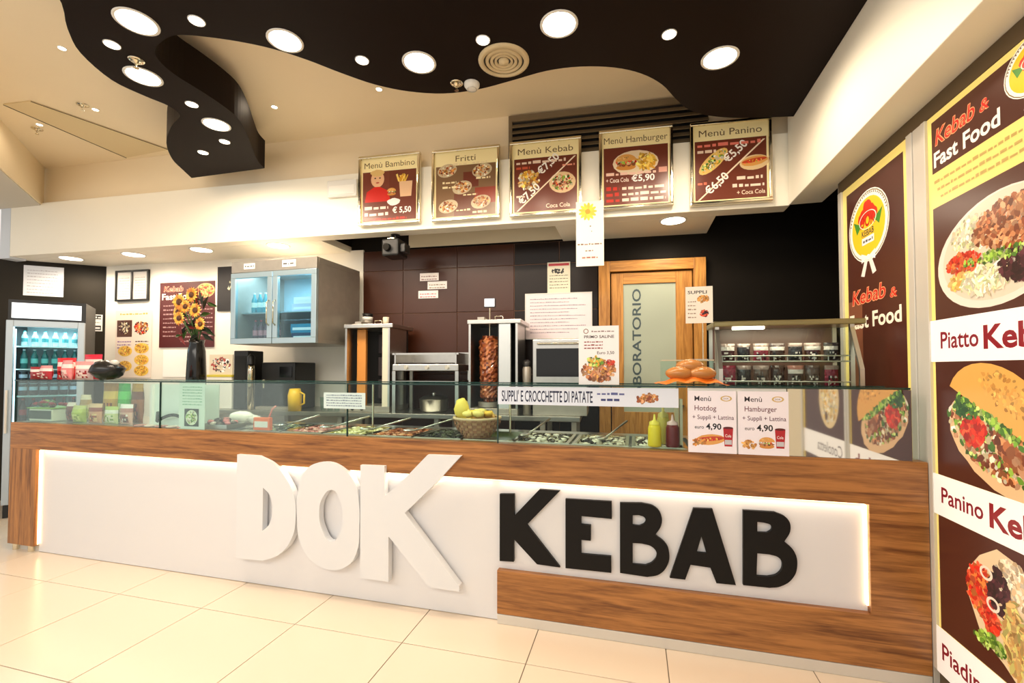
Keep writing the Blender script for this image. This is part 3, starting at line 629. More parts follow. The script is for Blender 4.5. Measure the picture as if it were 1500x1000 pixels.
def panino(P, cx, cy, s):
    P.ell(cx+.02*s, cy-s*.25, s*.95, s*.55, (226, 186, 140), -.5, .03, n=30)
    P.cluster(cx-s*.05, cy-s*.2, s*.85, s*.42, 260, CRE+MEATC+LET+[(120, 60, 40)], s*.07, 2, -.45)
    P.cluster(cx-s*.32, cy-s*.12, s*.24, s*.2, 60, TOM, s*.08, 3); P.cluster(cx-s*.45, cy+s*.22, s*.25, s*.16, 50, [(40, 80, 36), (70, 110, 50)], s*.06, 4)
    P.cluster(cx+s*.35, cy-s*.35, s*.3, s*.1, 30, MEATC, s*.1, 5, -.7)
    a0 = -.45; pts = [(cx+.1*s+s*(1.0*math.cos(k*PI/16)*math.cos(a0)-.72*math.sin(k*PI/16)*math.sin(a0)), cy+s*.08+s*(1.0*math.cos(k*PI/16)*math.sin(a0)+.72*math.sin(k*PI/16)*math.cos(a0))) for k in range(17)]
    P.poly(pts, (226, 166, 84)); P.cluster(cx+.38*s, cy+.40*s, s*.66, s*.22, 60, [(232, 174, 92), (222, 160, 78), (218, 154, 74)], s*.05, 6, -.45)
    P.cluster(cx+.1*s, cy+.03*s, s*.85, s*.06, 60, LET, s*.06, 7, -.45)
def piadina(P, cx, cy, s):
    P.poly([(cx-s*.3, cy+s*.7), (cx+s*.1, cy+s*.95), (cx+s*.6, cy+s*.85), (cx+s*.95, cy+s*.3), (cx+s*1.0, cy-s*.7), (cx+s*.7, cy-s*1.2), (cx+s*.2, cy-s*.9), (cx-s*.3, cy-s*.7), (cx-s*.62, cy-s*.1), (cx-s*.6, cy+s*.35)], (222, 198, 160))
    P.cluster(cx+s*.45, cy+s*.5, s*.4, s*.36, 110, [(226, 206, 176), (200, 170, 130), (236, 220, 196)], s*.07, 8)
    P.cluster(cx-s*.3, cy+s*.1, s*.3, s*.42, 130, TOM+[(238, 130, 60)], s*.09, 1); P.cluster(cx+s*.12, cy+s*.25, s*.22, s*.36, 90, PUR, s*.08, 2); P.cluster(cx-s*.05, cy-s*.35, s*.2, s*.18, 40, TOM, s*.08, 3)
    P.cluster(cx+s*.45, cy-s*.35, s*.22, s*.6, 110, [(214, 176, 110), (190, 146, 84), (200, 190, 110)], s*.07, 4, 0, 1.8); P.cluster(cx-s*.1, cy-s*.7, s*.36, s*.14, 50, LET, s*.07, 5)
    for dx, dy in ((-.14, .45), (.0, -.02)): P.ring(cx+dx*s, cy+dy*s, s*.15, s*.12, .35, (240, 214, 196))
def big_panel(P, w, h, z0):
    Z = lambda z: z-z0; X0 = .028
    P.rect(X0, Z(2.247), w-.02, Z(2.475), SB)
    outlined(P, 'Kebab', .05, Z(2.365), .068, .235, (206, 30, 22), (250, 170, 120)); outlined(P, '&', .31, Z(2.365), .045, .05, (206, 30, 22), (250, 170, 120))
    P.text('Fast Food', .04, Z(2.272), .066, (250, 246, 236), w=.37, bold=.035); logo(P, .56, Z(2.40), .13, .10)
    for i in range(3): P.scribble(.04+.02*i, Z(2.20-i*.035), w-.08-.03*i, .014, (190, 160, 90), i+2)
    P.rect(X0, Z(1.609), w-.02, Z(2.095), SB); kebab_plate(P, .37, Z(1.835), .32, .205, .12)
    P.rect(0, Z(1.43), w, Z(1.609), (255, 252, 250)); P.text('Piatto', .065, Z(1.487), .072, (126, 10, 34), w=.22, bold=.022); P.text('Kebab', .31, Z(1.477), .088, (134, 4, 26), w=.36, bold=.04)
    P.rect(X0, Z(.948), w-.02, Z(1.43), SB); panino(P, .335, Z(1.19), .27)
    P.rect(0, Z(.775), w, Z(.948), (255, 252, 250)); P.text('Panino', .05, Z(.833), .068, (126, 10, 34), w=.24, bold=.022); P.text('Kebab', .32, Z(.822), .088, (134, 4, 26), w=.34, bold=.04)
    P.rect(X0, Z(.296), w-.02, Z(.775), SB); piadina(P, .33, Z(.545), .215)
    P.rect(0, Z(.10), w, Z(.296), (255, 252, 250)); P.text('Piadina', .035, Z(.168), .072, (126, 10, 34), w=.27, bold=.022); P.text('Kebab', .34, Z(.16), .088, (134, 4, 26), w=.33, bold=.04)
def second_panel(P, w, h, z0):
    Z = lambda z: z-z0
    P.rect(.028, Z(1.609), w-.02, Z(2.475), SB); P.rect(0, Z(1.43), w, Z(1.609), (255, 252, 250)); P.rect(.028, Z(.948), w-.02, Z(1.43), SB)
    P.ell(.26, Z(1.20), .16, .20, (226, 200, 150), n=30); P.cluster(.26, Z(1.2), .13, .17, 120, FRY+CRE, .02, 3); P.ell(.30, Z(1.08), .025, .03, (90, 50, 30))
    P.rect(0, Z(.775), w, Z(.948), (255, 252, 250)); P.text('Cotoletta', .06, Z(.83), .08, (60, 40, 40), w=.4, bold=.0); P.rect(.028, Z(.1), w-.02, Z(.775), SB)
def rear_panel(P, w, h, z0):
    Z = lambda z: z-z0
    P.rect(.05, Z(.95), w-.045, Z(2.455), SB); P.rect(.05, Z(.95), .22, Z(1.80), (128, 78, 54)); logo(P, .30, Z(2.20), .225, .20)
    outlined(P, 'Kebab', .10, Z(1.775), .085, .37, (206, 30, 22), (250, 170, 120)); outlined(P, '&', .51, Z(1.765), .05, .07, (206, 30, 22), (250, 170, 120))
    P.text('Fast Food', .065, Z(1.635), .085, (252, 244, 220), w=.55, bold=.035)
panel(2.405, .72, .10, 2.503, 'poster_panel', 'tall backlit food poster panel nearest the counter corner, kebab plate uppermost', big_panel)
panel(1.62, .72, .10, 2.503, 'poster_panel', 'tall backlit food poster panel beyond the right picture edge, mirrored in the counter', second_panel)
panel(3.25, .70, .10, 2.503, 'poster_panel', 'tall backlit panel with round logo behind the counter end', rear_panel, .045)
B(1.262, 2.438, .0, 1.3, 2.503, 2.505).build('trim_11', ALU, bevel=.003)['kind'] = 'structure'
B(1.285, 1.0, 0, 1.30, 2.44, .10).build('baseboard_right', DARKTRIM)['kind'] = 'structure'

# ================================================================ BACK: DOOR
dr = bpy.data.objects.new('door_1', None); COL.objects.link(dr); dr['kind'] = 'structure'; dr.location = R(-.30, .585, 0); dr.rotation_euler.z = RZ
B(0, -.05, 0, .10, .02, 2.36).build('door_frame', DOORW, dr, bevel=.004); B(.805, -.05, 0, .905, .02, 2.36).build('door_frame', DOORW, dr, bevel=.004)
m = wood('honey_door_wood_across', (150, 96, 36), (206, 148, 72), 'x', .35, 1.4)
B(.10, -.05, 2.265, .805, .02, 2.36).build('door_frame', m, dr, bevel=.004)
B(.11, -.02, .01, .215, .015, 2.255).build('door_stile', DOORW, dr, bevel=.003); B(.66, -.02, .01, .795, .015, 2.255).build('door_stile', DOORW, dr, bevel=.003)
B(.215, -.02, 2.155, .66, .015, 2.255).build('door_rail', m, dr, bevel=.003); B(.215, -.02, .01, .66, .015, 1.02).build('door_panel', m if 0 else DOORW, dr, bevel=.003)
B(.21, -.006, 1.02, .665, .006, 2.16).build('door_glass', FROST, dr)
vs, fs, tw = text_geo('LABORATORIO', .02); s_ = 1.02/tw
MB().add([(.31+(.075-b*.075)-.02, -.0075, 1.09+a*s_) for a, b in vs], fs, False, (52, 60, 62)).build('lettering', mat('smoke_grey_lettering', (64, 82, 88), .4), dr)
MB().cyl((.70, -.02, 1.08), (.70, -.065, 1.08), .012).cyl((.70, -.062, 1.08), (.60, -.062, 1.08), .009).build('door_handle', CHROME, dr)

# ================================================================ BACK COUNTER
bc = T('back_worktop', 'long stainless worktop against the rear wall', 'worktop', R(-4.35, .02, 0), RZ)
B(0, 0, .98, 3.95, .55, 1.02).build('top', STEEL, bc, bevel=.004); B(.02, .03, .45, 3.93, .54, .47).build('shelf', STEELD, bc)
for x in (.05, .95, 1.85, 2.75, 3.65, 3.9):
    B(x-.02, .02, 0, x+.02, .06, .98).build('leg', STEELD, bc); B(x-.02, .49, 0, x+.02, .53, .98).build('leg', STEELD, bc)
def BK(x, v=.0): return R(x, v, 1.0205)
def kebab_machine(x, w, h, right):
    t = T('kebab_grill', ('steel vertical kebab grill with a browned meat cone and digital readout' if right else 'steel vertical kebab grill with empty spit and orange side panel'), 'grill', BK(x, .08), RZ, 'vertical kebab grills')
    B(-.01, -.01, h-.035, w+.03, .42, h).build('top_plate', STEEL, t, bevel=.004)
    B(0, 0, 0, w, .40, .05).build('drip_tray', STEELD, t, bevel=.004)
    B(0, .34, .05, w, .38, h-.035).build('back_plate', BLACK, t)
    B(0, 0, .05, .018, .34, h-.035).build('side_plate', STEEL, t); B(w-.018, 0, .05, w, .34, h-.035).build('side_plate', STEEL, t)
    if right:
        B(.26, .0, .05, .36, .03, h-.035).build('door', mat('pale_steel', (208, 214, 216), .35, .5), t, bevel=.003); B(.245, .03, .05, .258, .3, h-.035).build('door_edge', BLACKG, t)
    else:
        B(.06, .10, .05, .145, .13, h-.04).build('side_board', ORANGEM, t); B(w-.07, .0, .05, w-.018, .04, h-.035).build('post', mat('cream_enamel', (226, 218, 196), .4), t)
        for i in range(3): B(.18, .26, .10+i*.21, .31, .335, .28+i*.21).build('burner', mat('burner_grey', (58, 50, 52), .6) if i == 0 else bpy.data.materials['burner_grey'], t, bevel=.01)
    B(.06, .06, h, .12, .18, h+.03).build('bracket', STEELD, t); MB().tube([(.18, .2, h), (.18, .2, h+.05), (.25, .2, h+.05), (.25, .2, h)], .006).build('handle', CHROME, t)
    for kx in (.08, .17): MB().cyl((kx, -.012, .025), (kx, .0, .025), .013).build('knob', BLACK, t)
    if right:
        MB().cyl((.145, .15, .05), (.145, .15, h+.12), .006, n=10).build('spit', CHROME, t)
        rd = random.Random(5); m = MB(); n = 26; rows = 30; prof = []
        for i in range(rows+1):
            z = .10+(h-.23)*i/rows; r = .078+.014*(i/rows)+(.0 if 1 < i < rows-1 else -.03); prof.append((r, z))
        vs = []
        for r, z in prof: vs += [(.145+(r+rd.uniform(-.008, .009))*math.cos(2*PI*k/n), .15+(r+rd.uniform(-.008, .009))*math.sin(2*PI*k/n), z+rd.uniform(-.005, .005)) for k in range(n)]
        for i in range(rows):
            for k in range(n):
                c = rd.choice(MEATC[:4]+[(120, 56, 30), (96, 44, 24), (156, 84, 48)])
                m.add([vs[i*n+k], vs[i*n+(k+1) % n], vs[(i+1)*n+(k+1) % n], vs[(i+1)*n+k]], [(0, 1, 2, 3)], False, c)
        m.add(vs[-n:], [tuple(range(n))], False, MEATC[0]); mt = m.build('meat_cone', INKM, t)
        MB().cyl((.145, .15, .055), (.145, .15, .095), .10, n=24).build('spit_plate', STEELD, t)
        B(.10, .12, h+.12, .20, .15, h+.20).build('readout', mat('readout_housing', (60, 60, 64), .4), t, bevel=.004); B(.106, .117, h+.126, .194, .12, h+.194).build('screen', mat('pale_screen', (225, 228, 238), .3, emis=.6), t)
kebab_machine(-2.485, .43, .775, False); kebab_machine(-1.34, .42, .79, True)
t = T('contact_grill', 'wide steel griddle plate standing on a low rack between the kebab grills', 'griddle', BK(-2.02, .06), RZ)
B(0, 0, .36, .60, .40, .42).build('griddle_body', STEEL, t, bevel=.006); B(.02, .06, .42, .58, .38, .432).build('plate', BLACK, t); B(0, .38, .42, .62, .40, .53).build('splash_back', STEEL, t)
B(0, .0, .50, .60, .02, .515).build('front_rail', STEEL, t)
for x in (.02, .57): B(x, .0, .42, x+.012, .38, .515).build('rail_side', STEEL, t)
for x in (.13, .32, .50): MB().cyl((x, -.018, .39), (x, 0, .39), .016, n=14).build('knob', CHROME, t)
for x in (.0, .57):
    for y in (0, .36): B(x, y, .0, x+.03, y+.03, .36).build('leg', STEEL, t)
B(0, 0, .26, .60, .40, .275).build('rack_shelf', STEEL, t)
t = T('steel_pot', 'blue-grey steel pot with lid under the griddle', 'pot', BK(-1.70, .20), 0)
MB().lathe([(0, 0), (.10, 0), (.12, .02), (.125, .11), (.13, .115)], 26).build('bowl', STEEL, t); MB().lathe([(.13, .115), (.09, .14), (.02, .15), (0, .15)], 26).lathe([(.014, .15), (.02, .165), (0, .175)], 12).build('lid', STEEL, t)
t = T('microwave_oven', 'steel fronted oven with dark glass window under the whiteboard', 'oven', BK(-.80, .10), RZ)
B(0, 0, .22, .44, .40, .62).build('housing', STEEL, t, bevel=.006); B(.03, -.004, .315, .41, .0, .545).build('window', BLACKG, t); MB().cyl((.04, -.03, .585), (.40, -.03, .585), .008).cyl((.06, 0, .585), (.06, -.03, .585), .005).cyl((.38, 0, .585), (.38, -.03, .585), .005).build('handle', CHROME, t)
B(.0, .0, 0, .44, .40, .215).build('base_unit', STEELD, t, bevel=.004)
t = T('condiment_jar', 'clear sauce dispenser with dark lid between kebab grill and oven', 'jar', BK(-.862, .16), 0)
MB().lathe([(0, 0), (.035, 0), (.038, .38), (.03, .40)], 18).build('jar', STEELD, t); MB().lathe([(.036, .40), (.038, .44), (.01, .455), (0, .455)], 18).build('lid', BLACK, t)
# small stuff on the left kebab grill
t = T('scoop_stack', 'small stack of dark and white tubs on top of the left kebab grill', 'tubs', R(-2.44, .36, 1.7965), RZ)
for i, (c, r) in enumerate(((PLASTW, .05), (STEELD, .048), (PLASTW, .05), (BLACK, .05))): MB().lathe([(0, i*.032), (r*.9, i*.032), (r, i*.032+.03), (0, i*.032+.03)], 18).build('tub', c, t)
for i, (x, l) in enumerate(((-2.22, 'cream cup on the left kebab grill beside the tubs'), (-2.16, 'cream cup at the right on the left kebab grill'))):
    tag(MB().lathe([(0, 0), (.022, 0), (.028, .07), (.025, .07), (.02, .006)], 16).build('cup', bpy.data.materials['cream_enamel'], loc=R(x, .30-.1*i, 1.7965)), l, 'cup', 'cups on the kebab grill')
# wall cabinet with two glass doors
t = T('glass_door_cabinet', 'steel wall cabinet with two glass doors showing chilled packages', 'cabinet', (0, 0, 0))
cx0, cx1, cy0, cy1, cz0, cz1 = -3.50, -2.60, 3.32, 3.92, 1.62, 2.36
B(cx0, cy0, cz1-.05, cx1, cy1, cz1).build('top_panel', STEELD, t, bevel=.004); B(cx0, cy0, cz0, cx1, cy1, cz0+.03).build('bottom_panel', STEELD, t, bevel=.004)
B(cx1-.03, cy0, cz0+.03, cx1, cy1, cz1-.05).build('side_panel', STEELD, t); B(cx0, cy0, cz0+.03, cx0+.03, cy1, cz1-.05).build('side_panel', STEELD, t); B(cx0+.03, cy1-.02, cz0+.03, cx1-.03, cy1, cz1-.05).build('back_panel', mat('cold_liner', (150, 176, 186), .4), t)
B(cx0, cy0-.03, cz1-.10, cx1, cy0, cz1).build('header', STEELD, t, bevel=.003)
mid = (cx0+cx1)/2
CF = mat('cool_aluminium', (176, 196, 204), .3, .7)
for a, b in ((cx0, mid-.004), (mid+.004, cx1)):
    dd = MB(); f = .05
    dd.box(a, cy0-.035, cz0, b, cy0-.004, cz0+f).box(a, cy0-.035, cz1-.10-f, b, cy0-.004, cz1-.105).box(a, cy0-.035, cz0+f, a+f, cy0-.004, cz1-.10-f).box(b-f, cy0-.035, cz0+f, b, cy0-.004, cz1-.10-f)
    d0 = dd.build('door', CF, t, bevel=.003); B(a+f, cy0-.022, cz0+f, b-f, cy0-.018, cz1-.10-f).build('pane', GLASSC, d0)
    MB().tube([(b-.03 if a == cx0 else a+.03, cy0-.035, 1.78), (b-.03 if a == cx0 else a+.03, cy0-.06, 1.80), (b-.03 if a == cx0 else a+.03, cy0-.06, 1.98), (b-.03 if a == cx0 else a+.03, cy0-.035, 2.0)], .006).build('handle', CHROME, d0)
B(cx0+.03, cy0+.06, 1.90, cx1-.03, cy1-.03, 1.91).build('shelf', CF, t)
B(cx0+.10, cy0+.02, cz1-.062, cx1-.10, cy0+.04, cz1-.052).build('tube_lamp', LAMPC, t)
area('cabinet_glow', (mid, cy0+.2, cz1-.07), (0, 0, 0), .7, .2, 8, (.75, .92, 1)).parent = t
P = Print(.12, .05, .001, (245, 245, 245)); P.scribble(.01, .018, .11, .014, (90, 90, 90), 1); P.build('sticker', INK, t, loc=(cx0+.14, cy0-.033, cz1-.072))
P = Print(.14, .06, .001, (245, 245, 245)); P.scribble(.01, .02, .13, .016, (90, 90, 90), 2); P.build('sticker', INK, t, loc=(cx0+.55, cy0-.033, cz1-.075))
def bottle(x, y, z, h, r, c, cap, lab, grp, band=None):
    t = T('drink_bottle', lab, 'bottle', (x, y, z), 0, grp)
    MB().lathe([(0, 0), (r, 0), (r, h*.28), (r, h*.52), (r, h*.62), (r*.45, h*.82), (r*.4, h*.93), (0, h*.93)], 12, cols=[c, c, band or c, c, c, c, c]).build('bottle_body', INKG, t)
    MB().cyl((0, 0, h*.93), (0, 0, h), r*.42, n=10, col=cap).build('cap', INKG, t)
places = ['leftmost', 'second', 'third', 'fourth', 'fifth', 'sixth', 'seventh', 'eighth', 'ninth', 'tenth']
for i in range(5): bottle(cx0+.11+i*.062, cy0+.12, 1.9105, .19, .024, (40, 150, 170), (240, 240, 240), '%s teal bottle on the upper shelf of the wall cabinet' % places[i], 'teal bottles in the wall cabinet', (220, 240, 240))
for i in range(5): bottle(cx0+.11+i*.062, cy0+.14, 1.6505, .20, .026, (86, 40, 60), (200, 40, 50), '%s dark red bottle at the cabinet bottom' % places[i], 'dark bottles in the wall cabinet', (190, 120, 130))
for i, (x, z, w, h, c, l) in enumerate([(.54, 1.9105, .26, .07, (190, 200, 232), 'pale lilac carton on the upper shelf behind the right cabinet door'), (.56, 1.981, .24, .06, (232, 236, 244), 'white carton on top of the lilac one in the cabinet'),
        (.54, 1.6505, .26, .07, (34, 60, 96), 'navy carton at the bottom behind the right cabinet door'), (.53, 1.721, .27, .08, (30, 130, 170), 'bright blue carton stacked on the navy one')]):
    m = MB(); m.box(0, 0, 0, w, .22, h, col=c); m.box(.02, -.001, h*.3, w-.02, 0, h*.6, col=(220, 230, 240)); tag(m.build('carton', INKG, loc=(cx0+x, cy0+.1, z), bevel=.002), l, 'carton', 'cartons in the wall cabinet')
# whiteboard, notes
t = T('whiteboard', 'white handwritten whiteboard above the oven', 'whiteboard', R(-.965, .572, 1.68), RZ)
P = Print(.60, .41, .008, (240, 226, 232))
for i in range(11): P.scribble(.04, .05+i*.031, .40+.15*((i*7) % 3)/2, .008, (150, 130, 150), i)
P.build('board', INKG, t)
for a in ((-.008, -.008, .608, 0), (-.008, .41, .608, .418)): B(a[0], -.004, a[1], a[2], .012, a[3]).build('frame_rail', ALU, t)
for a in ((-.008, 0), (.60, .608)): B(a[0], -.004, 0, a[1], .012, .41).build('frame_stile', ALU, t)
def note(x0, z0, w, h, v, lab, fn=None, base=(244, 236, 234), grp=None, name='paper_notice', mt=None, rot=0):
    P = Print(w, h, .0015, base)
    if fn: fn(P, w, h)
    return tag(P.build(name, mt or INK, loc=R(x0, v, z0), rz=RZ), lab, 'notice', grp)
lines = lambda n, c: (lambda P, w, h: [P.scribble(w*.08, h*(.12+.76*i/n), w*.9, h*.3/n, c, i) for i in range(n)])
note(-2.02, 2.26, .195, .075, .578, 'uppermost of three small label strips on the brown wall', lines(2, (150, 110, 110)), grp='label strips on the brown wall')
note(-1.94, 2.175, .20, .075, .578, 'middle of three small label strips on the brown wall', lines(2, (150, 130, 110)), grp='label strips on the brown wall')
note(-2.035, 2.088, .205, .075, .578, 'lowest of three small label strips on the brown wall', lines(2, (220, 60, 90)), grp='label strips on the brown wall')
def fn4(P, w, h): P.rect(.01, h*.88, w-.01, h*.96, (200, 60, 70)); P.cluster(w/2, h*.7, w*.3, h*.08, 14, [(40, 40, 40)], .014, 1); [P.scribble(.02, h*(.15+.1*i), w-.02, .01, (130, 130, 110), i) for i in range(5)]
note(-.765, 2.098, .21, .285, .578, 'portrait notice with red heading above the whiteboard', fn4, (236, 228, 206))
# security camera
t = T('security_camera', 'black boxy projector style camera hung under the fascia', 'camera', R(-2.02, .10, 2.579))
MB().cyl((0, 0, 0), (0, 0, -.05), .012).cyl((0, 0, 0), (0, 0, -.006), .04, n=18).build('bracket', BLACK, t); B(-.09, -.08, -.20, .07, .10, -.05).build('housing', BLACK, t, bevel=.015)
MB().cyl((-.03, -.08, -.13), (-.03, -.11, -.13), .035, .03, n=18).build('lens_barrel', BLACKG, t); B(-.06, -.03, -.05, .0, .0, -.03).build('clamp', CHROME, t); B(.07, -.05, -.17, .12, .05, -.09).build('side_housing', BLACK, t, bevel=.01)

# ================================================================ LEFT: WHITE WALL POSTERS
t = T('double_frame', 'black double frame with two certificates on the white wall', 'picture frame', R(-5.70, .565, 2.165), RZ)
F_ = BLACK
for a in ((0, 0, .46, .02), (0, .33, .46, .35)): B(a[0], -.012, a[1], a[2], .01, a[3]).build('frame_rail', F_, t)
for a in ((0, .02), (.22, .24), (.44, .46)): B(a[0], -.012, .02, a[1], .01, .33).build('frame_stile', F_, t)
for x in (.02, .24):
    P = Print(.20, .31, .002, (232, 226, 220)); [P.scribble(.03, .03+i*.03, .17, .008, (150, 140, 140), i) for i in range(8)]; P.build('certificate', INK, t, loc=(x, .0, .02))
def pos2(P, w, h):
    P.scribble(.06, h-.05, w-.06, .02, (220, 180, 90), 1); P.rect(.02, h-.30, .23, h-.11, (90, 60, 50)); P.cluster(.12, h-.2, .08, .07, 50, CRE+PUR, .016, 3); P.cluster(.36, h-.2, .10, .07, 60, TOM+BUN+PUR, .018, 4)
    for i in range(3): P.scribble(.03, h-.36-i*.035, .22, .014, (150, 110, 170), i); P.scribble(.28, h-.36-i*.035, .46, .014, (110, 90, 90), i+5)
    for cx, cy, s in ((.14, .30, 5), (.14, .13, 6), (.37, .33, 7), (.37, .20, 8), (.37, .08, 9)): P.ell(cx, cy, .10, .06, (240, 200, 90)); P.cluster(cx, cy, .08, .05, 40, FRY+BUN, .014, s)
note(-5.70, 1.30, .50, .76, .572, 'pale poster with many small dish pictures on white wall', pos2, (240, 226, 214), name='dish_poster')
def pos3(P, w, h):
    outlined(P, 'Kebab', .05, h-.10, .06, .26, (206, 40, 30), (250, 190, 160)); P.text('Fast Food', .03, h-.19, .07, (250, 244, 236), w=.45, bold=.03); P.ell(.60, h-.10, .12, .08, (230, 170, 110)); P.cluster(.60, h-.1, .10, .06, 50, BUN+TOM+LET, .02, 3)
    for k_, (x, y0_, n) in enumerate(((.05, .12, 8), (.29, .06, 9), (.53, .12, 8))):
        for i in range(n): P.scribble(x, y0_+i*.048, x+.17, .016, (176, 140, 140), i+k_*10)
P = Print(.72, .72, .004, (82, 26, 26)); pos3(P, .72, .72); tag(P.build('wall_menu', INK, loc=R(-5.095, .57, 1.635), rz=RZ), 'dark red square wall menu headed Kebab and Fast Food', 'poster')
note(-5.04, 1.31, .50, .30, .572, 'blank white sheet under the dark red wall menu', None, (250, 250, 246))
# papers on the angled wall
def wallpaper_(px, z0, w, h, base, fn, lab, name):
    o = Vector((-7.9, 2.12, 0)); q = o+d*px; a = math.atan2(1.74, 2.04); dd = Vector((math.cos(a), math.sin(a), 0)); q = o+dd*px-Vector((-dd.y, dd.x, 0))*.006
    P = Print(w, h, .0015, base); fn(P, w, h); tag(P.build(name, INK, loc=(q.x, q.y, z0), rz=a), lab, 'notice')
def shelf_of(P, w, h): [P.scribble(.03, .03+i*.035, w-.05, .01, (180, 180, 190), i) for i in range(int(h/.04))]
wallpaper_(1.955, 2.20, .33, .33, (226, 230, 238), shelf_of, 'white planning sheet on the dark wall above the fridge', 'planning_sheet')
def qr(P, w, h): P.rect(.012, h*.72, w-.012, h*.95, (50, 50, 50)); P.rect(.012, h*.06, w-.012, h*.34, (50, 50, 50)); P.scribble(.014, h*.78, w-.014, .02, (230, 230, 230), 1); P.scribble(.014, h*.14, w-.014, .02, (230, 230, 230), 2); P.scribble(.02, h*.5, w-.02, .01, (120, 120, 120), 3)
wallpaper_(2.545, 1.83, .085, .19, (240, 240, 236), qr, 'small black and white notice on the dark wall beside the fridge', 'small_notice')

# ================================================================ DRINKS FRIDGE
fa = math.atan2(.43, .37); FP = (-5.70, 2.90)
t = T('drinks_fridge', 'tall upright drinks fridge with glass door and lit header', 'fridge', (FP[0], FP[1], 0), fa); fw, fh, fd = .545, 2.06, .52
B(0, .02, 0, fw, fd, .12).build('base', BLACK, t); B(0, fd-.03, .12, fw, fd, fh).build('back_panel', BLACK, t)
B(0, .02, .12, .03, fd-.03, fh).build('side_panel', BLACK, t); B(fw-.03, .02, .12, fw, fd-.03, fh).build('side_panel', BLACK, t); B(.03, .02, fh-.03, fw-.03, fd-.03, fh).build('top_panel', BLACK, t)
B(.03, .03, fh-.21, fw-.03, .2, fh-.03).build('header', BLACK, t); B(.025, .012, fh-.175, fw-.035, .03, fh-.03).build('lit_sign', mat('lit_header', (236, 242, 250), .4, emis=.75), t)
B(.03, .03, .12, fw-.03, .05, .14).build('sill', BLACK, t)
dm = MB(); dm.box(0, -.03, .13, .05, .015, 1.86).box(fw-.05, -.03, .13, fw, .015, 1.86).box(.05, -.03, .13, fw-.05, .015, .19).box(.05, -.03, 1.80, fw-.05, .015, 1.86)
d0 = dm.build('door', mat('silver_door', (178, 190, 200), .35, .4), t, bevel=.004); B(.05, -.01, .19, fw-.05, -.005, 1.80).build('pane', GLASSC, d0); MB().cyl((.02, -.05, .8), (.02, -.05, 1.2), .01).build('handle', ALU, d0)
B(.03, fd-.04, .14, fw-.03, fd-.031, 1.85).build('liner', mat('white_liner', (226, 240, 242), .5), t)
for z in (.35, .62, .89, 1.14, 1.40, 1.62): B(.03, .06, z-.012, fw-.03, fd-.05, z).build('shelf', PLASTW, t)
for x in (.04, fw-.055): B(x, .04, .3, x+.012, .052, 1.78).build('light_tube', LAMPC, t)
area('fridge_glow', (fw/2, .10, 1.80), (0, 0, 0), .4, .1, 5, (.75, .93, 1)).parent = t
Mf = Matrix.Translation((FP[0], FP[1], 0)) @ Matrix.Rotation(fa, 4, 'Z')
fp = lambda x, y, z: tuple(Mf @ Vector((x, y, z)))
for i in range(6): bottle(*fp(.09+i*.072, .13, 1.4005), .19, .026, (20, 96, 92), (230, 235, 235), '%s green bottle on the top-lit fridge shelf' % places[i], 'green bottles in the fridge', (120, 190, 180))
for i in range(6): bottle(*fp(.09+i*.072, .13, 1.6205), .15, .024, (150, 176, 170), (30, 90, 90), '%s small pale bottle on the highest fridge shelf' % places[i], 'pale bottles in the fridge', (60, 120, 120))
def can(x, y, z, c, c2, lab, grp):
    t = T('drink_can', lab, 'can', (x, y, z), 0, grp)
    MB().lathe([(0, 0), (.026, 0), (.031, .008), (.031, .05), (.031, .085), (.031, .112), (.025, .120), (0, .120)], 14, cols=[(170, 170, 175), c, c, c2, c, (170, 170, 175), (180, 180, 185)]).build('can_body', INKG, t)
for r_, z in enumerate((1.1405, 1.2615)):
    for i in range(6): can(*fp(.09+i*.072, .12, z), (26, 24, 34), (200, 200, 214), '%s dark can in the %s layer on the middle fridge shelf' % (places[i], ('lower', 'upper')[r_]), 'dark cans in the fridge')
for i in range(6): bottle(*fp(.09+i*.072, .13, .8905), .22, .027, (66, 20, 20), (200, 30, 30), '%s cola bottle on the shelf below the dark cans' % places[i], 'cola bottles in the fridge', (190, 30, 36))
for i in range(6): bottle(*fp(.09+i*.072, .13, .6205), .22, .027, (190, 214, 220), (40, 110, 190), '%s water bottle low in the fridge' % places[i], 'water bottles in the fridge', (90, 150, 200))

# ================================================================ ITEMS ON THE COUNTER, LEFT
def pillow(w, h, dp, fn, seed=0, crimp=.03, n=10):
    rd = random.Random(seed); m = MB(); q = {}
    for sgn in (-1, 1):
        for i in range(n+1):
            for j in range(n+1):
                u, v = i/n, j/n; th = dp/2*(max(0, math.sin(PI*u))**.5)*(max(0, math.sin(PI*v))**.6)+.0008
                x = (u-.5)*w*(1-.06*math.sin(PI*v)); q[sgn, i, j] = (x+rd.uniform(-.002, .002), sgn*(th+rd.uniform(0, .004)*math.sin(PI*u)), v*h)
        for i in range(n):
            for j in range(n):
                a = [q[sgn, i, j], q[sgn, i+1, j], q[sgn, i+1, j+1], q[sgn, i, j+1]]
                m.add(a, [(0, 1, 2, 3) if sgn < 0 else (3, 2, 1, 0)], True, fn((i+.5)/n, (j+.5)/n, rd))
    return m
def bagcols(base, top, mid_, img):
    def fn(u, v, rd):
        if v > .82: return top
        if .55 < v < .78: return mid_
        if .12 < v < .5 and .15 < u < .85: return rd.choice(img)
        return base
    return fn
def bag(x, y, z, w, h, dp, rz, fn, lab, grp, seed=0, name='snack_bag', tilt=0):
    o = pillow(w, h, dp, fn, seed).build(name, INKG, loc=(x, y, z+.001), rz=rz); o.rotation_euler.x = tilt; return tag(o, lab, 'bag', grp)
SNK = 'snack bags at the left end of the counter'
g = .986
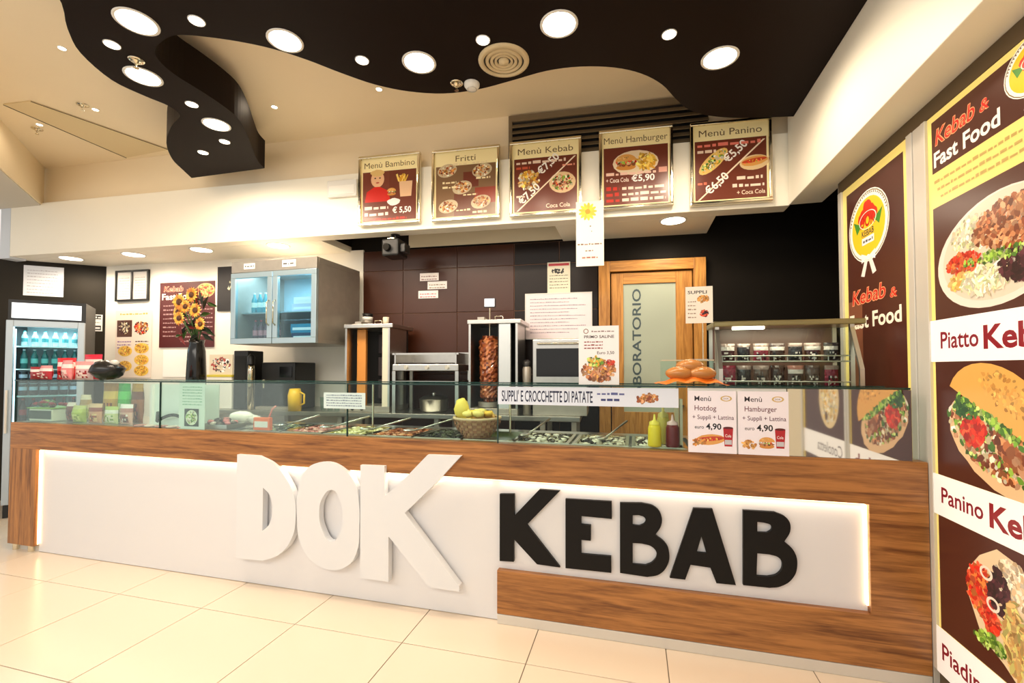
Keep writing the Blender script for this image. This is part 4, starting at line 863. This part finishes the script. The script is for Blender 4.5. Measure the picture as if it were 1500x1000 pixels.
bag(-3.93, 2.62, g, .14, .30, .06, .1, bagcols((196, 150, 50), (170, 120, 40), (226, 190, 90), [(200, 120, 60), (236, 180, 90), (120, 70, 40)]), 'tall golden snack bag, leftmost of the standing trio', SNK, 1)
bag(-3.79, 2.62, g, .12, .30, .06, 0, bagcols((60, 170, 60), (50, 150, 60), (90, 200, 90), [(40, 130, 50), (210, 230, 190), (80, 170, 70)]), 'tall bright green snack bag, middle of the standing trio', SNK, 2)
bag(-3.655, 2.62, g, .13, .30, .06, -.1, bagcols((150, 90, 50), (170, 130, 50), (110, 60, 40), [(190, 120, 70), (90, 40, 30), (150, 60, 50)]), 'tall brown and red snack bag, rightmost of the standing trio', SNK, 3)
bag(-3.80, 2.54, g, .14, .13, .05, 0, bagcols((206, 214, 150), (180, 200, 110), (236, 236, 220), [(120, 160, 60), (224, 224, 190)]), 'short pale green bag in front of the bright green one', SNK, 4)
bag(-3.95, 2.53, g, .14, .15, .05, 0, bagcols((206, 150, 110), (226, 190, 150), (150, 70, 50), [(190, 80, 50), (226, 190, 130), (140, 80, 40)]), 'short tan and red bag in front of the golden one', SNK, 5)
bag(-3.65, 2.54, g, .13, .15, .05, 0, bagcols((216, 170, 150), (240, 236, 230), (180, 120, 110), [(140, 80, 70), (230, 220, 210), (90, 60, 50)]), 'short pink and grey bag in front of the brown one', SNK, 6)
bag(-4.13, 2.54, g, .14, .13, .08, 0, bagcols((170, 190, 60), (206, 214, 130), (190, 206, 90), [(210, 220, 120), (140, 160, 50)]), 'squat lime green pouch', SNK, 7)
bag(-4.27, 2.57, g, .09, .15, .06, 0, bagcols((96, 40, 34), (236, 226, 214), (120, 60, 50), [(80, 36, 30), (140, 70, 60)]), 'dark red pouch with a white frilled top', SNK, 8)
tag(MB().blob((0, 0, .035), (.085, .05, .035), 5, .3, (240, 234, 226), 12, 8).build('paper_tuft', INK, loc=(-4.28, 2.66, 1.137-.15+.0)), 'crumpled white tissue behind the dark red pouch', 'tissue')
t = T('salad_box', 'clear plastic salad box with green rim at the far left end', 'food box', (-4.52, 2.60, g))
B(-.13, -.09, 0, .13, .09, .10).build('tray', mat('pale_plastic', (220, 226, 206), .3), t, bevel=.01); B(-.125, -.093, .02, .125, -.0905, .085).build('wrap_label', mat('dark_leaf_print', (40, 60, 36), .4, noise=.5, nscale=40), t); B(-.14, -.10, .10, .14, .10, .108).build('rim', mat('lime_plastic', (130, 180, 50), .4), t, bevel=.003)
m = MB(); rd = random.Random(4)
for i in range(24): m.blob((rd.uniform(-.1, .1), rd.uniform(-.07, .07), .12+rd.uniform(0, .03)), (.022, .02, .014), i, .3, rd.choice([(60, 110, 40), (90, 60, 40), (150, 40, 50), (120, 160, 60)]), 6, 4)
m.build('salad', INK, t)
bag(-4.36, 2.72, g, .10, .20, .06, .1, bagcols((214, 196, 150), (240, 230, 200), (190, 160, 110), [(226, 206, 160), (160, 120, 80)]), 'beige paper bag behind the salad box', SNK, 9)
# red wrapped packs on the glass shelf
SH = 1.3145
RED = 'shiny red packs on the glass shelf'
rp = [(-4.56, 2.52, .15, .10, .2, 'dark red pack at the left end of the glass shelf', (150, 24, 34)), (-4.44, 2.50, .16, .11, -.1, 'crimson pack second from the left shelf end', (176, 30, 40)), (-4.32, 2.56, .17, .17, .15, 'tall bright red pack in the middle of the heap', (214, 40, 50)),
      (-4.21, 2.50, .16, .15, -.2, 'pink and white pack in front of the heap', (232, 130, 130)), (-4.19, 2.66, .17, .20, .1, 'tallest red pack at the back of the heap', (206, 34, 60)), (-4.08, 2.53, .15, .14, .2, 'silver-pink pack at the right end of the heap', (206, 170, 170))]
for i, (x, y, w, h, rz, lab, c) in enumerate(rp):
    bag(x, y, SH, w, h, .055, rz, bagcols(c, (240, 150, 150) if i % 2 else c, (246, 226, 220), [c, (240, 210, 200), (150, 20, 30)]), lab, RED, 30+i, 'wrapped_pack')
m = MB(); m.blob((0, 0, .075), (.11, .10, .075), 3, .12, (20, 20, 22), 14, 9); m.blob((.07, 0, .13), (.03, .03, .025), 4, .1, (200, 196, 190), 10, 6)
tag(m.build('black_bag', INKG, loc=(-3.90, 2.57, SH)), 'rounded black bag with a pale clasp on the glass shelf', 'bag')
# tall white sheet and wire basket arc
t = T('display_board', 'frosted white backing sheet standing behind the glass', 'board', (-3.46, 2.60, g))
B(0, 0, 0, .60, .006, .30).build('sheet', mat('frosted_sheet', (222, 232, 224), .35), t); B(-.02, -.02, 0, 0, .02, .30).build('side_strip', PLASTW, t)
m = MB().tube([(-.15+.30*i/12, .0, .03+.05*math.sin(PI*i/12)) for i in range(13)], .012, 8, (30, 40, 34)).tube([(-.15, 0, .03), (-.13, -.01, .10)], .012, 8, (50, 60, 54))
tag(m.build('cable_arc', INKG, loc=(-3.22, 2.555, g)), 'thick black curved handle lying in front of the white sheet', 'handle')
for i in range(5):
    m = MB(); m.lathe([(0, 0), (.03, 0), (.04, .012), (.032, .012), (0, .006)], 16, col=(236, 214, 200) if i % 2 else (214, 150, 140))
    tag(m.build('sauce_saucer', INKG, loc=(-3.44+i*.10, 2.485, g)), '%s small pale saucer in the row before the white sheet' % places[i], 'saucer', 'saucers inside the glass')

# ================================================================ FOOD WELLS
pans = [(-2.56, .28, 'grey-green salad', [(96, 110, 70), (150, 150, 120), (70, 60, 50)]), (-2.24, .28, 'pink sliced ham', [(206, 150, 140), (190, 120, 110), (226, 186, 170)]), (-1.92, .28, 'pale shredded cabbage', [(214, 206, 150), (236, 230, 190), (180, 180, 110)]),
        (-1.60, .28, 'chopped brown meat', MEATC), (-1.28, .28, 'dark olives and herbs', [(40, 44, 30), (66, 70, 44), (24, 22, 20)]), (-.96, .28, 'green peppers', [(60, 80, 40), (110, 120, 60), (40, 44, 34)]),
        (-.64, .28, 'white sliced onion', [(206, 200, 180), (230, 224, 210), (90, 80, 66), (60, 52, 46)]), (-.32, .28, 'white and black bean salad', [(226, 220, 200), (40, 34, 34), (180, 170, 150)]), (.0, .26, 'crumbled white cheese', [(240, 236, 220), (226, 220, 196), (60, 50, 44)])]
for i, (x, w, nm, cols) in enumerate(pans):
    t = T('food_pan', 'steel food pan of %s set into the counter' % nm, 'food pan', (x, 2.525, .9352), 0, 'steel pans in the counter well')
    h = .050; dpt = .37
    B(0, 0, 0, w, dpt, .002).build('base', STEEL, t)
    m = MB(); m.box(0, 0, .002, w, .002, h).box(0, dpt-.002, .002, w, dpt, h).box(0, .002, .002, .002, dpt-.002, h).box(w-.002, .002, .002, w, dpt-.002, h)
    m.box(-.012, -.004, h, w+.012, .008, h+.003).box(-.012, dpt-.008, h, w+.012, dpt+.004, h+.003).box(-.012, .008, h, .008, dpt-.008, h+.003).box(w-.008, .008, h, w+.012, dpt-.008, h+.003)
    m.build('rim', CHROME, t)
    m = MB(); rd = random.Random(i)
    m.box(.004, .004, .003, w-.004, dpt-.004, .030, col=cols[0])
    for k_ in range(150):
        s_ = rd.uniform(.012, .022); m.blob((rd.uniform(.022, w-.022), rd.uniform(.022, dpt-.022), (.018 if i == 5 else .030)+rd.uniform(0, .004 if i == 5 else .02)), (s_, s_*rd.uniform(.5, 1), s_*.5), k_, .3, rd.choice(cols), 6, 4)
    o = m.build('food_filling', INKG, loc=(x, 2.525, .9352)); o['kind'] = 'stuff'; tag(o, nm+' heaped in its pan', 'food')
def tongs(x, y, rz, lab, c=STEEL, tilt=.35):
    t = T('serving_spoon', lab, 'spoon', (x, y, 1.004), rz, 'serving spoons in the pans')
    MB().tube([(0, 0, .0), (.10, 0, .03), (.26, 0, .075)], [.006, .005, .007], 8).build('handle', c, t)
    MB().blob((-.03, 0, .004), (.042, .028, .010), 2, .02, None, 14, 8).build('bowl', c, t)
for a in ((-1.98, 2.66, .35, 'steel spoon in the cabbage pan, handle to the right'), (-1.66, 2.64, .3, 'steel spoon resting across the brown meat pan'), (-1.36, 2.66, .35, 'steel spoon in the olive pan near the lemon basket'),
          (-.62, 2.68, 1.2, 'steel spoon in the onion pan right of the basket'), (-.16, 2.66, 1.1, 'steel spoon standing between bean salad and cheese'), (-2.36, 2.66, .2, 'steel spoon in the leftmost pans')): tongs(*a)
# orange caddy
t = T('orange_caddy', 'small orange plastic card holder among the pans', 'holder', (-2.46, 2.50, .9905))
B(0, 0, 0, .13, .03, .085).build('holder', mat('orange_plastic', (232, 110, 50), .4), t, bevel=.004); MB().tube([(.10, .03, .08), (.12, .035, .14), (.15, .035, .16)], .006, 8).build('clip', mat('pink_plastic', (220, 140, 130), .4), t)
B(.012, -.002, .02, .118, 0, .06).build('card', PLASTW, t)
# wicker basket of lemons / fries
t = T('wicker_basket', 'round woven basket with yellow paper and snacks inside the glass', 'basket', (-.925, 2.64, .9886))
m = MB(); n = 30; rd = random.Random(8)
for j in range(7):
    r = .085+.055*math.sin(j/6*PI/2); z = .0+j*.016
    for k_ in range(n):
        a0, a1 = 2*PI*k_/n, 2*PI*(k_+1)/n; s_ = .004 if (k_+j) % 2 else -.002
        m.add([((r+s_)*math.cos(a0), (r+s_)*math.sin(a0), z), ((r+s_)*math.cos(a1), (r+s_)*math.sin(a1), z), ((r+s_+.003)*math.cos(a1), (r+s_+.003)*math.sin(a1), z+.016), ((r+s_+.003)*math.cos(a0), (r+s_+.003)*math.sin(a0), z+.016)], [(0, 1, 2, 3)], False, ((186, 146, 110), (150, 104, 76))[(k_+j) % 2])
m.build('weave', INK, t); MB().tube([(.142*math.cos(2*PI*k_/24), .142*math.sin(2*PI*k_/24), .114) for k_ in range(25)], .008, 8, (214, 186, 150)).build('rim', INK, t); MB().cyl((0, 0, 0), (0, 0, .003), .086, n=24, col=(150, 104, 76)).build('base', INK, t)
m = MB()
for i in range(30): a = rd.uniform(0, 2*PI); q = rd.uniform(0, .10); m.blob((q*math.cos(a), q*math.sin(a), .10+rd.uniform(-.01, .05)), (.034, .03, .02), i, .3, rd.choice([(250, 214, 80), (250, 228, 130), (244, 196, 70), (236, 180, 100)]), 8, 5)
m.blob((-.10, 0, .16), (.05, .035, .07), 9, .12, (250, 222, 100), 10, 8); m.build('yellow_snacks', INK, t, label='yellow paper-wrapped snacks')
# squeeze bottles
def squeeze(x, y, c, capc, lab, h=.16):
    t = T('squeeze_bottle', lab, 'bottle', (x, y, .992), 0, 'sauce squeeze bottles'); m = mat('sauce_'+lab.split()[0], c, .3)
    MB().lathe([(0, 0), (.033, 0), (.035, .01), (.033, h*.62), (.026, h*.74), (0, h*.74)], 20).build('bottle_body', m, t); MB().lathe([(.028, h*.72), (.027, h*.80), (.008, h*.86), (.004, h*1.05), (0, h*1.05)], 16).build('nozzle', mat('cap_'+lab.split()[0], capc, .35), t)
squeeze(.105, 2.52, (244, 214, 40), (250, 226, 90), 'yellow mustard squeeze bottle'); squeeze(.195, 2.53, (110, 14, 20), (230, 190, 190), 'dark-red ketchup squeeze bottle'); squeeze(.155, 2.64, (214, 196, 90), (226, 210, 120), 'olive-yellow squeeze bottle behind the mustard', .20)
m = MB().box(0, 0, 0, .02, .05, .27, col=(236, 226, 190)).box(.026, 0, 0, .04, .05, .25, col=(250, 244, 220)); tag(m.build('straw_box', INKG, loc=(.215, 2.62, .9855)), 'tall narrow cream holder behind the ketchup', 'holder')

# ================================================================ BREAD DISPLAY AND WARMING CASE
t = T('bread_cloth', 'bright orange folded cloth under the bread rolls', 'cloth', (.29, 2.57, SH))
m = MB(); n = 20; vs = []
for i in range(n+1):
    for j in range(9):
        u, v = i/n-.5, j/8-.5; vs.append((u*.36, v*.14, max(.002, .046*math.cos(u*PI)*math.cos(v*PI*.8)*1.1+.006*math.sin(u*23)+.003)))
m.add(vs, [(i*9+j, (i+1)*9+j, (i+1)*9+j+1, i*9+j+1) for i in range(n) for j in range(8)], True); m.build('cloth', mat('orange_cloth', (240, 120, 24), .6, noise=.08), t)
for x, y, lab in ((.235, 2.56, 'left seeded bread roll on the orange cloth'), (.345, 2.56, 'right seeded bread roll on the orange cloth'), (.29, 2.585, 'upper bread roll resting across the other two')):
    z = SH+.040 if 'upper' not in lab else SH+.078
    m = MB(); rd = random.Random(int(x*1000)); m.blob((0, 0, .022), (.072, .052, .036), 2, .02, (186, 124, 64), 18, 10)
    for i in range(30): a = rd.uniform(0, 2*PI); q = rd.uniform(0, .75); m.blob((0.072*q*math.cos(a), .052*q*math.sin(a), .022+.036*math.sqrt(1-q*q)), (.003, .002, .0012), i, 0, (246, 224, 170), 5, 3)
    tag(m.build('bread_roll', INKG, loc=(x, y, z)), lab, 'bread', 'bread rolls on the orange cloth')
t = T('acrylic_cover', 'clear acrylic box cover standing behind the bread rolls', 'cover', (.15, 2.65, SH+.0005))
B(0, 0, .0, .004, .13, .13).build('side', GLASS, t); B(.266, 0, .0, .27, .13, .13).build('side', GLASS, t); B(.004, 0, 0, .266, .004, .13).build('front', GLASS, t); B(0, 0, .13, .27, .13, .134).build('top', GLASS, t)
ACR = mat('acrylic_edge', (206, 196, 170), .3)
for a in ((0, -.002, .129, .27, .002, .1345), (0, .128, .129, .27, .132, .1345)): B(*a).build('edge', ACR, t)
t = T('warming_case', 'steel and glass heated display case with wire racks of dark snack packs', 'display case', (0, 0, 0)); wx0, wx1, wy0, wy1, wz = .445, 1.12, 2.66, 3.00, .9855
B(wx0, wy0, wz, wx1, wy1, wz+.08).build('base', STEEL, t, bevel=.004)
for x in (wx0, wx1-.02):
    for y in (wy0+(.10), wy1-.02): B(x, y, wz+.08, x+.02, y+.02, 1.64).build('post', STEEL, t)
m = MB(); m.prism([(wy0-.0, wz+.08), (wy0, 1.40), (wy0+.10, 1.62), (wy0+.115, 1.62), (wy0+.015, 1.40), (wy0+.015, wz+.08)], wx0, wx0+.02, 'yz'); m.build('front_upright', STEEL, t)
m = MB(); m.prism([(wy0-.0, wz+.08), (wy0, 1.40), (wy0+.10, 1.62), (wy0+.115, 1.62), (wy0+.015, 1.40), (wy0+.015, wz+.08)], wx1-.02, wx1, 'yz'); m.build('front_upright', STEEL, t)
m = MB(); m.prism([(wy0+.003, wz+.08), (wy0+.003, 1.40), (wy0+.103, 1.62), (wy0+.107, 1.62), (wy0+.007, 1.40), (wy0+.007, wz+.08)], wx0+.02, wx1-.02, 'yz'); m.build('curved_pane', GLASS, t)
B(wx0-.01, wy0+.09, 1.635, wx1+.05, wy1+.01, 1.665).build('roof', mat('olive_steel', (150, 140, 100), .3, .8), t, bevel=.006); B(wx0, wy1-.012, wz+.08, wx1, wy1, 1.635).build('back_panel', mat('case_lining', (96, 66, 56), .4), t)
B(wx0+.1, wy0+.14, 1.622, wx0+.26, wy0+.17, 1.634).build('heat_lamp', LAMP, t)
for z in (1.16, 1.30, 1.44):
    m = MB()
    for i in range(14): m.cyl((wx0+.03+i*.047, wy0+.12, z), (wx0+.03+i*.047, wy1-.03, z), .0025, n=6)
    m.cyl((wx0+.02, wy0+.12, z), (wx1-.02, wy0+.12, z), .004, n=6).cyl((wx0+.02, wy0+.12, z+.03), (wx1-.02, wy0+.12, z+.03), .004, n=6).cyl((wx0+.02, wy1-.04, z), (wx1-.02, wy1-.04, z), .004, n=6)
    for i in range(10): m.cyl((wx0+.04+i*.065, wy0+.12, z), (wx0+.04+i*.065, wy0+.12, z+.03), .0025, n=6)
    m.build('wire_rack', STEEL, t)
area('warming_glow', ((wx0+wx1)/2, wy0+.16, 1.615), (math.radians(15), 0, 0), .5, .08, 1.3, (1, .82, .6)).parent = t
nm = {1.16: 'lowest', 1.30: 'middle', 1.44: 'top'}; ii = 0
for z in (1.16, 1.30, 1.44):
    for i in range(7):
        rd = random.Random(ii); c = rd.choice([(60, 24, 30), (40, 34, 40), (120, 30, 50), (80, 60, 54), (50, 24, 20)])
        bag(wx0+.08+i*.087, wy0+.20+.01*(i % 2), z+.003, .07+rd.uniform(0, .016), .115 if z < 1.4 else .10, .03, rd.uniform(-.2, .2), bagcols(c, rd.choice([c, (130, 110, 104), (70, 50, 50), (150, 100, 90)]), rd.choice([c, (190, 180, 176)]), [c, (214, 200, 196), (30, 26, 30), c]), '%s snack pack on the %s rack of the warming case' % (places[i], nm[z]), 'snack packs in the warming case', 60+ii, 'snack_pack'); ii += 1

# ================================================================ BACK LEFT ITEMS
t = T('sunflower_vase', 'sunflower bouquet in a tall black vase on the rear worktop', 'flowers', R(-4.10, .12, 1.0205))
MB().lathe([(0, 0), (.075, 0), (.085, .30), (.075, .55), (.06, .62), (.068, .66), (.058, .66), (.05, .5)], 22).build('vase', BLACKG, t)
rd = random.Random(12)
for i, (x, y, z, r) in enumerate([(-.10, -.10, 1.02, .085), (.06, -.11, 1.08, .075), (.12, -.12, .93, .075), (-.06, -.13, .86, .07), (.16, -.10, .80, .065), (.0, -.12, .97, .065), (-.14, -.08, .93, .06)]):
    m = MB(); m.tube([(0, 0, .55), (x*.4, y*.3, .55+(z-.55)*.5), (x, y+.02, z)], .006, 6, (60, 90, 40)); m.build('stem', INK, t)
    m = MB(); c = (x, y, z)
    for k_ in range(16):
        a = 2*PI*k_/16; ca, sa = math.cos(a), math.sin(a); L = r*rd.uniform(.9, 1.1)
        m.add([(c[0]+ca*r*.3-sa*.008, c[1], c[2]+sa*r*.3+ca*.008), (c[0]+ca*L*.7-sa*.013, c[1]-.012, c[2]+sa*L*.7+ca*.013), (c[0]+ca*L, c[1]-.004, c[2]+sa*L), (c[0]+ca*L*.7+sa*.013, c[1]-.012, c[2]+sa*L*.7-ca*.013), (c[0]+ca*r*.3+sa*.008, c[1], c[2]+sa*r*.3-ca*.008)], [(0, 1, 2, 3, 4)], False, rd.choice([(240, 176, 60), (250, 200, 90), (226, 140, 60)]))
    m.blob((c[0], c[1]-.008, c[2]), (r*.36, .014, r*.36), i, .05, (90, 50, 26), 12, 8); m.build('sunflower', INK, t)
m = MB()
for i in range(46):
    x, y, z = rd.uniform(-.16, .18), rd.uniform(-.08, .02), rd.uniform(.66, 1.10); a = rd.uniform(0, PI); L = rd.uniform(.05, .09); ca, sa = math.cos(a), math.sin(a)
    m.add([(x-ca*L, y, z-sa*L), (x+sa*L*.3, y-.02, z-ca*L*.3), (x+ca*L, y-.01, z+sa*L), (x-sa*L*.3, y-.02, z+ca*L*.3)], [(0, 1, 2, 3)], False, rd.choice([(36, 60, 26), (60, 90, 36), (24, 34, 20), (120, 30, 30)]))
m.build('foliage', INK, t)
note(-4.34, 2.02, .42, .48, .565, 'black poster with pale flowers behind the bouquet', lambda P, w, h: P.cluster(w*.6, h*.45, w*.3, h*.35, 24, [(110, 120, 110), (180, 180, 150), (60, 90, 60)], .02, 3), (26, 24, 26), name='dark_poster')
def picf(P, w, h): P.cluster(w/2, h/2, w*.38, h*.36, 50, [(236, 220, 190), (60, 40, 40), (200, 90, 80), (240, 240, 236)], .02, 4)
P = Print(.26, .19, .012, (226, 214, 190)); picf(P, .26, .19); tag(P.build('small_picture', INK, loc=R(-3.93, .10, 1.345), rz=RZ), 'small square picture leaning behind the vase', 'picture')
t = T('picture_stand', 'white storage tub beneath the small picture', 'tub', R(-3.93, .08, 1.0205), RZ); B(0, 0, 0, .27, .20, .32).build('tub', PLASTW, t, bevel=.01); B(-.005, -.005, .30, .275, .205, .3235).build('lid', mat('lid_yellow', (206, 190, 70), .4), t, bevel=.004)
t = T('speaker_box', 'tall narrow black box right of the small picture', 'box', R(-3.64, .08, 1.0205), RZ); B(0, 0, 0, .155, .20, .55).build('housing', BLACK, t, bevel=.008); B(.02, -.003, .05, .135, 0, .50).build('grille', mat('grille_black', (30, 30, 30), .8), t)
t = T('coffee_machine', 'black coffee machine under the glass-door cabinet', 'coffee machine', R(-3.40, .10, 1.0205), RZ)
B(0, .05, 0, .36, .36, .44).build('housing', BLACK, t, bevel=.01); B(.0, -.02, 0, .36, .05, .03).build('drip_tray', STEELD, t, bevel=.003); MB().cyl((.07, .0, .26), (.07, .06, .26), .02).cyl((.07, .0, .26), (.07, .0, .20), .01).build('spout', CHROME, t); B(.20, .045, .30, .33, .05, .40).build('panel', BLACKG, t)
t = T('steel_thermos', 'slim chrome thermos beside the coffee machine', 'thermos', R(-3.43, .06, 1.0205)); MB().lathe([(0, 0), (.03, 0), (.03, .36), (.025, .42), (0, .42)], 18).build('body', CHROME, t); MB().lathe([(.03, .42), (.032, .49), (.01, .52), (0, .52)], 16).build('lid', BLACK, t)
for i in range(3):
    tag(MB().lathe([(0, 0), (.022, 0), (.03, .12), (.027, .12), (.02, .01), (0, .01)], 16).build('drinking_glass', GLASS, loc=R(-2.74+.07*i, .14, 1.0205+.0)), '%s drinking glass right of the coffee machine' % places[i], 'glass', 'glasses by the coffee machine')
t = T('yellow_carafe', 'yellow plastic jug on the rear worktop', 'jug', R(-2.96, .05, 1.0205)); MB().lathe([(0, 0), (.055, 0), (.06, .14), (.045, .20), (.04, .20), (.04, .19)], 18).build('jug', mat('yellow_plastic', (240, 196, 40), .35), t); MB().tube([(.055, 0, .17), (.10, 0, .15), (.10, 0, .07), (.058, 0, .05)], .008).build('handle', bpy.data.materials['yellow_plastic'], t)

m = MB(); m.blob((0, 0, .045), (.10, .07, .043), 3, .1, (240, 236, 228), 14, 9); m.blob((.09, .02, .03), (.05, .05, .03), 5, .2, (228, 222, 214), 10, 6)
tag(m.build('cloth_bundle', INK, loc=(-2.86, 2.80, .992)), 'white crumpled cloth bundle left of the food pans', 'cloth')
t = T('foil_tray', 'shallow foil tray of dark wrapped pieces left of the food pans', 'tray', (-2.80, 2.58, .9862))
MB().box(-.11, -.07, 0, .11, .07, .003).box(-.12, -.08, .003, -.105, .08, .03).box(.105, -.08, .003, .12, .08, .03).box(-.105, -.08, .003, .105, -.065, .03).box(-.105, .065, .003, .105, .08, .03).build('tray', STEEL, t)
m = MB(); rd = random.Random(21)
for i in range(26): m.blob((rd.uniform(-.085, .085), rd.uniform(-.045, .045), .018+rd.uniform(0, .035)), (.024, .018, .014), i, .3, rd.choice([(60, 50, 46), (150, 140, 130), (220, 210, 200), (90, 80, 70), (206, 120, 120)]), 7, 5)
m.build('wrapped_pieces', INKG, t)
